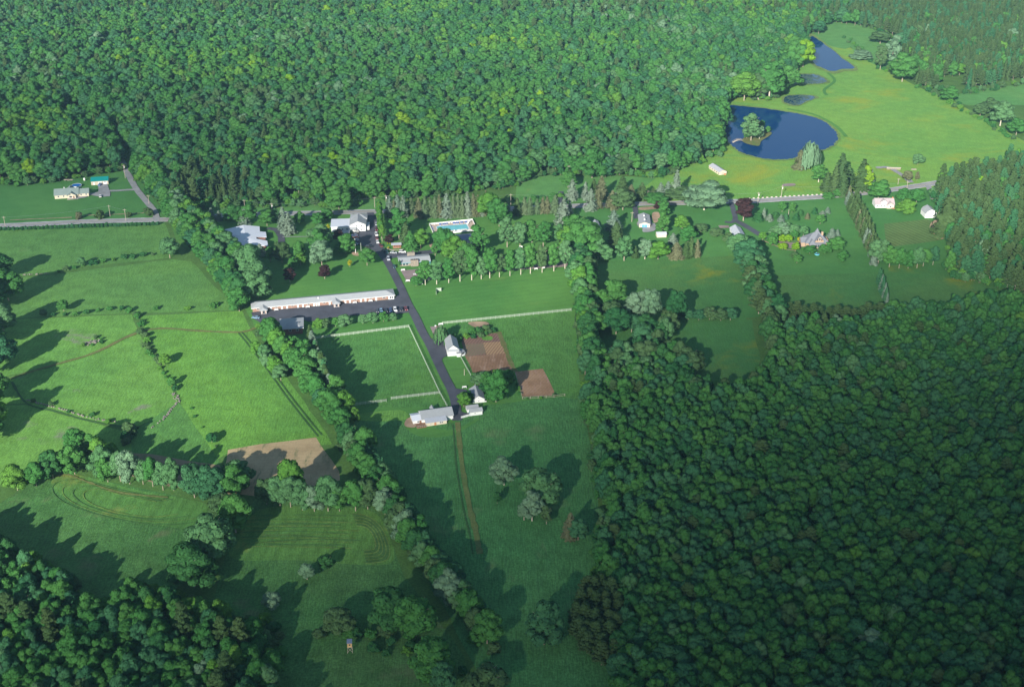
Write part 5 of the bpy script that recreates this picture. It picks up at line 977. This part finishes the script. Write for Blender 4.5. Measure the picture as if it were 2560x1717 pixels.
H.box('chimney','sandbrick',L*.70,L*.70+1.2,4.0,5.2,5,9.6); b = MB(); b.lathe([(1.9,-.2),(1.9,6.2)],(L*.62,10.5,0),12); b.build('turret', S_, H.o); b = MB(); b.lathe([(2.3,6.2),(.05,9.8)],(L*.62,10.5,0),12); b.build('turret_roof', R_, H.o)
H.box('awning','green_awning',L*.42,L*.74,-3.6,-2.3,2.3,2.42); H.win(L*.58,1.3,5.2,1.9,y=-.35,frame='white')
for x in (L*.49,L*.67): H.win(x,.8,5.2,1.2,y=-.35,frame='redbox')
for x in (L*.45,L*.55,L*.65): H.win(x,1.2,.5,1.8,y=-.35)
for x in (L*.2,L*.31): H.win(x,1.1,.6,1.8,y=-2.4)
H.win(L*.22,.9,4.3,.9,y=1.6,frame='cream'); H.win(L*.9,1.2,.8,1.6,y=0); H.box('terrace','concrete',L*.05,L*.95,-4.4,-2.4,-.3,.3)
# farmhouse across the spruces, white barn
H = House('cottage', (2188,520), (2235,520), 'white cottage with pinkish roof and two front gables by the road', 'house')
L = H.w; H.walls(0,L,0,8.6,2.7,M['white'],'x',3.0); H.roof(0,L,0,8.6,2.7,M['roofpink'],'x',3.0,.4); H.walls(L*.58,L*.96,-1.6,2,2.5,M['cream'],'y',1.9); H.roof(L*.58,L*.96,-1.6,4,2.5,M['roofpink'],'y',1.9,.35)
H.walls(L*.28,L*.60,.4,3,4.2,M['white'],'y',1.5,z0=2.8,name='dormer_wall'); H.roof(L*.28,L*.60,.4,4.3,4.2,M['roofpink'],'y',1.5,.35,name='dormer_roof'); H.box('deck','wood',L*.82,L+.6,-2.6,-1.2,-.2,.7)
for x in (L*.12,L*.3,L*.46): H.win(x,1.0,1.0,1.2)
H.win(L*.77,1.2,.9,1.2,y=-1.6); H.win(L*.44,.7,4.4,.8,y=.4); H.box('chimney','rust',L*.93,L*.93+.7,4,4.7,4.8,6.6)
H = House('gambrel_barn', (2312,545.5), (2341,545), 'white barn with rounded grey roof half hidden by pines', 'barn')
L = H.w; s_ = [(0,3.0),(.16*L,4.9),(.5*L,6.2),(.84*L,4.9),(L,3.0)]; b = MB(); pr = [(0,-.3),(L,-.3)]+s_[::-1]; n7 = len(pr)
b.v = [(x,0,z) for x,z in pr]+[(x,9,z) for x,z in pr]; b.f = [tuple(range(n7)), tuple(range(2*n7-1,n7-1,-1))]+[(i,n7+i,n7+(i+1)%n7,(i+1)%n7) for i in range(n7)]; b.build('wall', M['white'], H.o)
b = MB()
for (xa,za),(xb,zb) in zip(s_,s_[1:]): b.slab([(xa,9.4,za+.05),(xa,-.4,za+.05),(xb,-.4,zb+.05),(xb,9.4,zb+.05)],-.16)
b.build('roof', M['roofgrey'], H.o); H.win(L*.42,.8,2.6,.8); H.door(L*.7,2.2,h=2.3)
# ---------------------------------------------------------------- pools, fences, poles, cars, small things
p = P(192,467); o = empty('round_pool', (p.x,p.y,0), 0, label='round blue above-ground pool behind the ranch house', cat='pool')
MB().lathe([(3.5,-.1),(3.5,1.25)],n=32).build('wall', M['white'], o, smooth=False); MB().lathe([(3.42,1.1),(3.42,1.262)],n=32).build('water', paint('deep_pool_water',(.01,.13,.42),.08,.05), o)
b = MB(); 
for i in range(32): t0_, t1_ = 2*math.pi*i/32, 2*math.pi*(i+1)/32; b.slab([(3.4*math.cos(t0_),3.4*math.sin(t0_),1.36),(3.65*math.cos(t0_),3.65*math.sin(t0_),1.36),(3.65*math.cos(t1_),3.65*math.sin(t1_),1.36),(3.4*math.cos(t1_),3.4*math.sin(t1_),1.36)],.09)
b.build('rim', M['white'], o)
p = P(2042.5,636.5); o = empty('paddling_pool', (p.x,p.y,0), 0, label='small bright blue inflatable pool on the lawn below the mansion', cat='pool')
MB().lathe([(1.55,0),(1.6,.25),(1.5,.5)],n=24).build('ring', M['aqua'], o); MB().lathe([(1.2,.45),(1.2,.512)],n=24).build('water', paint('paddling_water',(.02,.16,.25),.08,.05), o); MB().tube((0,1.8,0),(0,1.8,.7),.35,.3,8).build('filter', M['aqua'], o)
# swimming pool with deck, coping, fence and loungers
TL,TR_,BR,BL = P(1074,563),P(1180.5,552.5),P(1191.8,577),P(1085.3,588.5)
o = empty('swimming_pool', (TL.x,TL.y,0), 0, label='turquoise swimming pool with wavy white coping inside a white fence', cat='pool')
def R0(px,py,z): v = P(px,py); return (v.x-TL.x, v.y-TL.y, z)
MB().slab([R0(1085.3,588.5,.48),R0(1191.8,577,.48),R0(1180.5,552.5,.48),R0(1074,563,.48)],.5).build('deck', M['deck'], o)
WP = [(1091,569.5),(1098,566.8),(1104,567.2),(1166,562.6),(1172.5,574.2),(1118,578.8),(1110,581.5),(1098.5,582.8)]
cw = [sum(p_[i] for p_ in WP)/len(WP) for i in (0,1)]
MB().slab([R0(cw[0]+(x-cw[0])*1.05,cw[1]+(y-cw[1])*1.11,.54) for x,y in WP][::-1],.1).build('coping', M['white'], o)
pw = paint('pool_water',(.16,.50,.55),.1,.25,.25); MB().slab([R0(x,y,.56) for x,y in WP][::-1],.1).build('water', pw, o)
def fence(name, pts, label, h=1.35, step=2.6, rails=4, mat='vinyl', gate=None, z=.25, group=None, solid=False):
    q = [P(*p_) for p_ in pts]; o_ = empty(name, (q[0].x,q[0].y,z), 0, label=label, cat='fence', group=group); r = MB(); first = None; n = 0
    for a, c in zip(q, q[1:]):
        a = a-q[0]; c = c-q[0]; d = (c-a); Ls = d.length; d.normalize(); nn = Vector((-d.y,d.x,0))*.03
        for k in range(rails):
            z0 = h*(.22+.74*k/max(1,rails-1)); hh = h*(.075 if not solid else .2)
            r.slab([tuple(a-nn+Vector((0,0,z0))),tuple(c-nn+Vector((0,0,z0))),tuple(c+nn+Vector((0,0,z0))),tuple(a+nn+Vector((0,0,z0)))],hh)
        m = max(1, min(48, int(Ls/step)))
        for i in range(m):
            p_ = a+d*(Ls*i/m)
            if first is None:
                first = MB().box(-.07,.07,-.07,.07,-.3,h+.06).build('post', M[mat], o_); first.location = p_
            else:
                c2 = first.copy(); link(c2, o_); c2.location = p_
            n += 1
    c2 = first.copy(); link(c2, o_); c2.location = q[-1]-q[0]
    r.build('rails', M[mat], o_)
fence('pool_fence', [(1073.5,563.5),(1181,552),(1192.5,577.5),(1085,589.5),(1073.5,563.5)], 'white fence all round the swimming pool', 1.3, 2.4, 5, 'white', solid=True)
fence('board_fence', [(766,851.5),(1022.4,819.5)], 'pale board fence along the top of the square pasture', 1.7, 2.6, 5)
fence('board_fence', [(1022.4,819.5),(1099.5,984.5),(1118,1018)], 'pale board fence between pasture and drive', 1.5, 2.6, 4)
fence('board_fence', [(1100,984.8),(978,999.5)], 'pale board fence below the pasture up to the gate gap', 1.6, 2.6, 5)
fence('board_fence', [(966,1004.5),(848,1019.5)], 'pale board fence below the pasture past the gate gap', 1.5, 2.6, 4)
fence('board_fence', [(1106,811.5),(1428,778)], 'pale board fence along the maple lawn above the vegetable garden', 1.7, 2.8, 5)
fence('board_fence', [(1150.5,892.6),(1176,939),(1188,964)], 'pale fence between barn lawn and vegetable garden', 1.2, 2.4, 4)
fence('picket_fence', [(1152.9,1046.5),(1175,1040.3)], 'short white picket fence beside the tool shed', 1.2, 1.5, 4, 'white', solid=True)
fence('garden_fence', [(1289,938),(1306,998),(1385,994),(1412,990)], 'thin grey wire fence round the lower plot', 1.2, 4, 2, 'palewood')
fence('mesh_screen', [(1090.5,737),(1090.5,729.5),(1103,728.5)], 'L-shaped pale mesh screen on the maple lawn', 2.2, 2.4, 5, 'vinyl', solid=True)
# loungers
lo = empty('sun_lounger', (0,0,0), 0, cat='sun lounger', group='blue sun loungers round the pool', label='blue sun lounger on the pool deck')
MB().box(-.35,.35,-.9,.55,.25,.38).build('seat', M['canvas_blue'], lo); MB().slab([(-.35,.55,.38),(.35,.55,.38),(.35,1.0,.85),(-.35,1.0,.85)],-.1).build('backrest', M['canvas_blue'], lo); MB().box(-.42,.42,-1.0,.6,.0,.24).build('frame', M['white'], lo)
spots = [(1060+x/14.61, 545+y/14.61) for x,y in [(575,265),(612,262),(700,252),(770,246),(845,238),(1085,218),(1130,214),(1200,208),(1255,203),(1350,192),(1405,188),(1505,180),(1560,176)]]+[(1079.5,568),(1081,571.5),(1082.5,575)]
for i,(x,y) in enumerate(spots):
    c_ = lo if i == 0 else copy_tree(lo); v = P(x,y); c_.location = (v.x,v.y-1.0,.49); c_.rotation_euler.z = (0 if i < 13 else 1.5)+.08
    c_['label'] = f"blue sun lounger, {nth(i+1)} along the back of the pool deck" if i < 13 else f"blue sun lounger, {nth(i-12)} on the short side of the pool deck"
lo = empty('deck_chair', (0,0,0), 0, cat='chair', group='white chairs round the pool', label='white chair')
MB().box(-.35,.35,-.35,.35,.35,.45).build('seat', M['white'], lo); MB().box(-.35,.35,.3,.38,.45,1.0).build('backrest', M['white'], lo); MB().box(-.33,.33,-.3,.3,0,.34).build('frame', M['white'], lo)
for i,(x,y) in enumerate([(1086.5,563.3),(1123,559.8),(1129.5,559.3),(1145.5,579.5),(1150,579),(1155,578.5),(1160,578.2),(1165,577.8),(1184,577),(1136,580)]):
    c_ = lo if i == 0 else copy_tree(lo); v = P(x,y); c_.location = (v.x,v.y,.49); c_['label'] = f"white chair on the pool deck, {nth(i+1)} counted clockwise from the lounger corner"
p = P(1174,559); o = empty('pool_slide', (p.x,p.y,.49), -.5, label='white pool slide at the deck corner', cat='slide'); MB().slab([(-.6,-3.2,.4),(.6,-3.2,.4),(.6,0,2.2),(-.6,0,2.2)],.15).build('chute', M['white'], o)
for sx in (-.5,.5): MB().tube((sx,.1,0),(sx,.1,2.2),.06).build('leg', M['white'], o)
MB().box(-.5,.5,.1,.8,1.9,2.0).build('platform', M['white'], o)
# poles
def pole(px, py, hp, label, kind='utility_pole', arm=True, box=False, mat='pole', cat='utility pole'):
    v = P(px,py); s = mpp(py)*math.cos(PITCH+math.atan((py-PH/2)/FOC)); h = hp/s; o_ = empty(kind, (v.x,v.y,0), 0, label=label, cat=cat)
    MB().tube((0,0,-.5),(0,0,h),.2,.13,8).build('shaft', M[mat], o_)
    if arm: MB().box(-1.2,1.2,-.06,.06,h-.9,h-.72).build('crossarm', M['palewood'], o_)
    if box: MB().lathe([(.32,h-2.6),(.32,h-1.5)],(.4,0,0),10).build('transformer', M['white'], o_)
    return (v.x, v.y, h)
PL = {}
for k_,(x,y,h,l,bx) in enumerate([(14,569,28,'utility pole standing at the road edge beyond the long lawn',0),(275.6,541,28,'utility pole behind the biggest dark roadside bush',0),(315.5,553.5,31,'utility pole with orange foot right at the road edge',0),(313.5,446,34,'utility pole beside the lane where it leaves the wood',1),(373,511,23,'short utility pole halfway down the lane',0),
  (612.7,526,27,'utility pole in the scrub behind the white hall',0),(680,528,20,'utility pole with white transformer across the road from the spruce',1),(937,519.5,27,'utility pole behind the poplars across the road',0),(966,522,34,'utility pole with transformer beside the first spruce',1),(1277,515,30,'utility pole behind the second spruce screen',0),(1422,440,26,'utility pole by the side drive in the wood gap',0),
  (1618.6,496,20,'utility pole beside the dark roadside spruce',0),(1579.5,555,25,'grey service pole beside the cupola building',0),(1894,512,31,'utility pole with white lamp beside the mansion road',1),(1953,495,31,'utility pole standing in the meadow edge above the road',1),(1971,538,14,'short pale post on the mansion lawn',0),(2267,474,20,'utility pole by the field drive junction',0),(2244.8,462,16,'utility pole on the grass triangle',0)]):
    PL[k_] = pole(x,y,h,l,box=bool(bx),arm=(k_ not in (15,)))
pole(889.3,634.5,38,'taller white flagpole on the lawn point','flagpole',False,False,'white','flagpole'); pole(903.6,640.5,33,'shorter pale flagpole on the lawn point','flagpole',False,False,'vinyl','flagpole'); pole(975.5,608,17,'slim white pole behind the open shelter','flagpole',False,False,'white','flagpole')
pole(1161,938,16,'thin grey post on the barn lawn','post',False,False,'palewood','post')
def wire(a, c, label, group='power lines along the road'):
    b = MB(); a = Vector(PL[a])-Vector((0,0,.7)); c = Vector(PL[c])-Vector((0,0,.7)); pr = a; sag = (c-a).length*.018
    for i in range(1,13): t_ = i/12; q = a.lerp(c,t_)-Vector((0,0,4*sag*t_*(1-t_))); b.tube(pr,q,.035,n=3); pr = q
    b.build('power_line', M['metal'], None, label=label, cat='power line', group=group)
for a,c,l in [(0,1,'wire over the long lawn up to the bush pole'),(1,2,'short wire between the two poles by the roadside bushes'),(5,6,'wire over the scrub behind the hall'),(6,7,'wire behind the lodge'),(7,8,'wire over the poplars'),(8,9,'wire above the spruce screen'),(9,11,'wire running past the blue spruces'),(11,13,'wire above the enormous silvery tree'),(13,14,'wire over the meadow road edge'),(14,16,'wire over the dark spruces at the bend')]: wire(a,c,l)
# cars
def car(px, py, rz, col, label, kind='sedan', z=.33, group='parked cars'):
    v = P(px,py); o_ = empty('parked_'+('pickup' if kind == 'pickup' else 'car'), (v.x,v.y,z), rz, label=label, cat='pickup' if kind == 'pickup' else 'car', group=group)
    key = 'car_paint_%s' % (col,); mt = bpy.data.materials.get(key) or paint(key, col, .25, .03, 1.5, .5)
    L, W_, b1, rt = {'sedan':(2.3,.88,.88,1.42),'suv':(2.35,.95,1.0,1.75),'pickup':(2.8,1.0,1.05,1.8)}[kind]; b = MB()
    prof = [(-L,.35),(L,.35),(L,b1-.18),(L*.95,b1-.05),(L*.42,b1),(-L*.72,b1),(-L,b1-.12)]
    b.prism([(y,z_) for y,z_ in prof], -W_, W_); b.build('body', mt, o_)
    c = MB(); y0,y1 = {'sedan':(-L*.7,L*.42),'suv':(-L*.95,L*.35),'pickup':(-L*.15,L*.38)}[kind]; c.v = [(-W_+.06,y0,b1),(W_-.06,y0,b1),(W_-.06,y1,b1),(-W_+.06,y1,b1),(-W_+.2,y0+.3,rt-.05),(W_-.2,y0+.3,rt-.05),(W_-.2,y1-.75,rt-.05),(-W_+.2,y1-.75,rt-.05)]
    c.f = [(0,3,2,1),(4,5,6,7),(0,1,5,4),(1,2,6,5),(2,3,7,6),(3,0,4,7)]; c.build('windows', M['glass'], o_)
    MB().box(-W_+.18,W_-.18,y0+.28,y1-.74,rt-.05,rt).build('roof', mt, o_)
    for sx in (-1,1):
        for y in (-L*.62,L*.64): MB().tube((sx*(W_-.2),y,.34),(sx*(W_+.02),y,.34),.34,n=12).build('wheel', M['black'], o_)
        MB().box(sx*(W_-.22)-.16,sx*(W_-.22)+.16,L-.02,L+.03,.6,.78).build('headlight', M['headlamp'], o_); MB().box(sx*(W_-.2)-.14,sx*(W_-.2)+.14,-L-.03,-L+.02,.62,.8).build('tail_light', M['redpaint'], o_)
WH,BK,RD,NB,SV,LB,TL_,DG = (.72,.72,.7),(.015,.017,.02),(.14,.012,.015),(.02,.05,.14),(.42,.44,.46),(.18,.30,.42),(.02,.07,.08),(.06,.065,.07)
ax = math.atan2(*(lambda d:(d.y,d.x))(P(1060,840)-P(1002,720)))+math.pi/2   # facing down the drive
for x,y,c,l in [(942.5,780,DG,'dark grey car, first in the motel parking row'),(953,779.3,LB,'light blue car in the motel parking row'),(964.6,779,BK,'black car between two blue ones in the motel parking row'),(976.4,778.6,NB,'deep blue car beside the white one in the motel row'),(988,777.5,WH,'white car in the motel parking row'),(1003,776,BK,'black car beside the dark red one in the motel row'),(1015,774.8,RD,'dark red car at the drive end of the motel row')]: car(x,y,rzm+math.pi,c,l,'suv' if c in (WH,) else 'sedan')
for x,y,c,l,k in [(889,580.5,WH,'white van-like car nearest the lodge door','suv'),(887.6,586,BK,'black car second from the lodge door','sedan'),(887,591,NB,'dark blue car third from the lodge door','sedan'),(888.6,596.5,RD,'dark red car in the lodge row','sedan'),(889.3,602.5,LB,'light blue car in the lodge row','sedan'),(887.6,608,NB,'deep blue car in the lodge row near the lawn','suv'),(887,613,LB,'blue car last in the lodge row','sedan')]: car(x,y,1.45,c,l,k)
for x,y,c,l,k,r in [(941,589,WH,'white car beside the poplars','suv',.25),(942,598,RD,'dark red car beside the poplars','sedan',.2),(944,607.5,WH,'white car lowest in the poplar row','sedan',.2),(941,576,RD,'red car half hidden under the poplars','sedan',.2),(941,563,SV,'silver car half hidden under the poplars','sedan',.2),(923,619.5,BK,'black car alone in the middle of the parking yard','suv',1.5),(952.5,617,RD,'dark red car past the poplar row','sedan',.4),(959,627,DG,'dark brown-grey car near the shelter','sedan',.4),(967,633.5,TL_,'dark teal car at the mouth of the side drive','sedan',.3),
   (984,634.5,SV,'silver sedan parked sideways below the shelter','sedan',1.48),(1006.4,632.5,WH,'white off-roader parked sideways by the stone-chimney hall','suv',1.48),(1030,628,WH,'white van behind the stone chimney','suv',1.48),(971,650,SV,'silver car on the drive beside the stone-chimney hall','suv',.2),(985,669,TL_,'dark teal car on the drive above the terrace','sedan',.3)]: car(x,y,math.pi+r if k != 'x' else r,c,l,k)
car(251,463.5,-.1,(.10,.17,.30),'blue pickup parked in front of the teal-roofed garage','pickup',.15); car(251,492.5,.3,WH,'white car on the gravel pad below the house','sedan',.15,); car(163,301,1.2,LB,'pale blue car glimpsed in the wood clearing','sedan',.1)
car(640,797,1.4,LB,'pale blue car half hidden at the belt end of the motel','sedan')
# propane tank, trailers, stand, bridge, odd things
p = P(211.6,452); o = empty('propane_tank', (p.x,p.y,0), .2, label='white upright tank on the grass behind the ranch house', cat='tank'); MB().lathe([(.5,.2),(.75,.5),(.75,1.8),(.4,2.2)],n=14).build('vessel', M['white'], o, True); MB().box(-.5,.5,-.3,.3,-.1,.25).build('base', M['concrete'], o)
for x,y,l in [(166.5,451.5,'pale flat trailer at the wood edge behind the ranch house'),(176,452,'second flat trailer farther along the wood edge')]:
    p = P(x,y); o = empty('flat_trailer', (p.x,p.y,0), .15, label=l, cat='trailer', group='trailers at the wood edge'); MB().box(-1.9,1.9,-.9,.9,.55,.75).build('bed', M['palewood'], o); MB().tube((1.9,0,.6),(3.1,0,.5),.06).build('drawbar', M['metal'], o)
    for sy in (-1,1): MB().tube((0,sy*.95,.35),(0,sy*1.15,.35),.35,n=10).build('wheel', M['black'], o)
p = P(875.5,1628); o = empty('hunting_tower', (p.x,p.y,0), .1, label='small yellow-sided cabin on stilts standing before the thicket', cat='hunting stand')
for sx in (-1,1):
    for sy in (-1,1): MB().tube((sx*.95,sy*.95,-.3),(sx*.7,sy*.7,2.8),.08).build('leg', M['palewood'], o)
    MB().tube((sx*.9,-.92,.4),(-sx*.72,-.75,2.5),.05).build('brace', M['palewood'], o)
w_ = MB().box(-.85,.85,-.85,.85,2.8,4.7).build('cabin', paint('yellow_plywood',(.55,.36,.16),.8), o); MB().box(-.3,.3,-.9,-.84,3.6,4.2).build('window', M['glass'], w_); MB().box(-.9,.9,-.95,.9,2.68,2.8).build('platform', M['palewood'], o)
MB().slab([(-1.0,-1.15,4.75),(1.0,-1.15,4.75),(1.0,1.0,5.15),(-1.0,1.0,5.15)],-.1).build('roof', M['roofblue'], o)
p = P(1025.5,1628); o = empty('stake', (p.x,p.y,0), 0, label='white stake standing in the lower thicket', cat='post'); MB().tube((0,0,-.3),(0,0,1.9),.12).build('shaft', M['white'], o); MB().box(-.16,.16,-.16,.16,1.9,1.98).build('cap', M['white'], o)
p0 = P(1831.5,358); p1 = P(1857,353.5); d_ = p1-p0; o = empty('footbridge', (p0.x,p0.y,.3), math.atan2(d_.y,d_.x), label='arched pale footbridge reaching the pond island', cat='bridge'); L = d_.length; b = MB(); r1 = MB(); r2 = MB()
for i in range(12):
    xa, xb = L*i/12, L*(i+1)/12; za, zb = [1.5*math.sin(math.pi*k/12)+.2 for k in (i,i+1)]; b.slab([(xa,-.8,za),(xb,-.8,zb),(xb,.8,zb),(xa,.8,za)],.25)
    for r_,yy in ((r1,-.8),(r2,.8)): r_.tube((xa,yy,za+.9),(xb,yy,zb+.9),.05,n=4); r_.tube((xa,yy,za),(xa,yy,za+.9),.04,n=4)
b.build('deck', M['palewood'], o); r1.build('railing', M['palewood'], o); r2.build('railing', M['palewood'], o)
p = P(2228,424); o = empty('culvert_wall', (p.x,p.y,0), -.08, label='pale stone culvert wall with coping beside the field drive', cat='wall'); MB().box(-3.5,7,-.4,.4,-.2,1.5).build('wall', M['stone'], o); MB().box(-3.7,7.2,-.5,.5,1.5,1.68).build('coping', M['concrete'], o); MB().box(15,19,-.3,.3,-.2,1.1).build('wing_wall', M['stone'], o)
# patio grill and swing
p = P(1089,820); o = empty('grill', (p.x,p.y,.3), 0, label='white barbecue grill with orange tray on the small barn patio', cat='grill'); MB().lathe([(.1,.8),(.5,1.0),(.5,1.3),(.2,1.5)],n=12).build('bowl', M['white'], o); MB().box(.4,1.0,-.3,.3,.8,.9).build('tray', M['rust'], o)
for sx,sy in ((-.3,-.3),(.3,-.3),(0,.3)): MB().tube((sx,sy,0),(sx*.5,sy*.5,.9),.04).build('leg', M['metal'], o)
p = P(1037,688); o = empty('picnic_table', (p.x,p.y,.3), .1, label='white picnic table in the middle of the paved terrace', cat='table'); MB().box(-1,1,-.4,.4,.7,.78).build('tabletop', M['white'], o)
for s_ in (-1,1): MB().box(-1,1,s_*.7-.13,s_*.7+.13,.42,.48).build('seat', M['white'], o); MB().box(s_*.75-.05,s_*.75+.05,-.7,.7,0,.7).build('leg', M['white'], o)
p = P(1302,624); o = empty('signboard', (p.x,p.y,0), 0, label='white signboard on posts at the picnic ground', cat='sign'); MB().box(-1.1,1.1,-.05,.05,1.4,2.6).build('board', M['white'], o)
for s_ in (-1,1): MB().box(s_*.9-.06,s_*.9+.06,-.12,-.05,-.2,2.6).build('post', M['palewood'], o)
# picnic shelter under the maples
H = House('picnic_shelter', (1302,666), (1345,661), 'low grey-roofed picnic shelter with red ends behind the maples', 'shelter'); L = H.w; H.roof(0,L,0,5,2.3,M['roofgrey'],'x',1.0,.5)
for x in (0,L/2,L):
    for y in (0,5): H.box('post','redbox',x-.1,x+.1,y-.1,y+.1,-.2,2.3)
# rubble walls and road stones
def rubble(pts, label, w_=1.0, h=.7, n=1.0):
    q = smooth_line([P(*p_) for p_ in pts], 10); b = MB()
    for a, c in zip(q, q[1:]):
        for k in range(int((c-a).length*n)+1):
            if rng.random() < .25: continue
            v = a.lerp(c, rng.random())+Vector((rng.uniform(-w_,w_)*.5,rng.uniform(-w_,w_)*.5,0)); s = rng.uniform(.2,.5); rr = Matrix.Rotation(rng.uniform(0,3),3,'Z')
            k0 = len(b.v); b.box(-s,s,-s*.7,s*.7,-.1,h*rng.uniform(.4,1))
            for i in range(k0, len(b.v)): t_ = rr @ Vector(b.v[i]); b.v[i] = (t_.x+v.x+rng.uniform(-.1,.1), t_.y+v.y+rng.uniform(-.1,.1), t_.z)
    b.build('rubble_pile', M['rock'], None, label=label, cat='wall', kind='thing')
rubble([(66,1000),(110,1012),(160,1025),(230,1046),(290,1056)], 'long tumbled stone wall below the bright field'); rubble([(380,1070),(405,1050),(430,1022),(446,1004)], 'short slanting stone wall by the field corner'); rubble([(60,688),(90,686),(125,684)], 'stone wall stub at the shaded field edge')
rubble([(432,985),(440,995),(452,1002)], 'stone heap at the meeting of the field walls', 2.5); rubble([(212,862),(230,856),(248,853)], 'stone heap in the bright field islet', 4, .8, 3); rubble([(2206,760),(2260,764),(2340,766),(2380,762)], 'stone wall under the trees past the spruces')
ks = empty('kerb_stone', (0,0,0), 0, label='stone', cat='stone', group='white stones along the road verge'); MB().box(-.7,.7,-.4,.4,-.1,.6).build('boulder', M['concrete'], ks)
for i in range(17):
    c_ = ks if i == 0 else copy_tree(ks); t_ = i/16; v = P(1873+180*t_, 497-10*t_); c_.location = (v.x,v.y,0); c_['label'] = f"pale verge stone, {nth(i+1)} from the lamp pole above the mansion road"
# ---------------------------------------------------------------- air
hz = MB().box(-2600,2600,-650,2900,-3.0,CAM_H+8).build('haze', bpy.data.materials.new('haze_air'), kind='stuff', label='pale blue summer haze over the whole valley')
hm = hz.data.materials[0]; hm.use_nodes = True; ht = hm.node_tree; ht.nodes.remove(ht.nodes['Principled BSDF'])
pv = ht.nodes.new('ShaderNodeVolumePrincipled'); pv.inputs['Color'].default_value = (.38,.70,.92,1); pv.inputs['Density'].default_value = .000055; pv.inputs['Anisotropy'].default_value = 0.0
ht.links.new(pv.outputs[0], ht.nodes['Material Output'].inputs['Volume'])
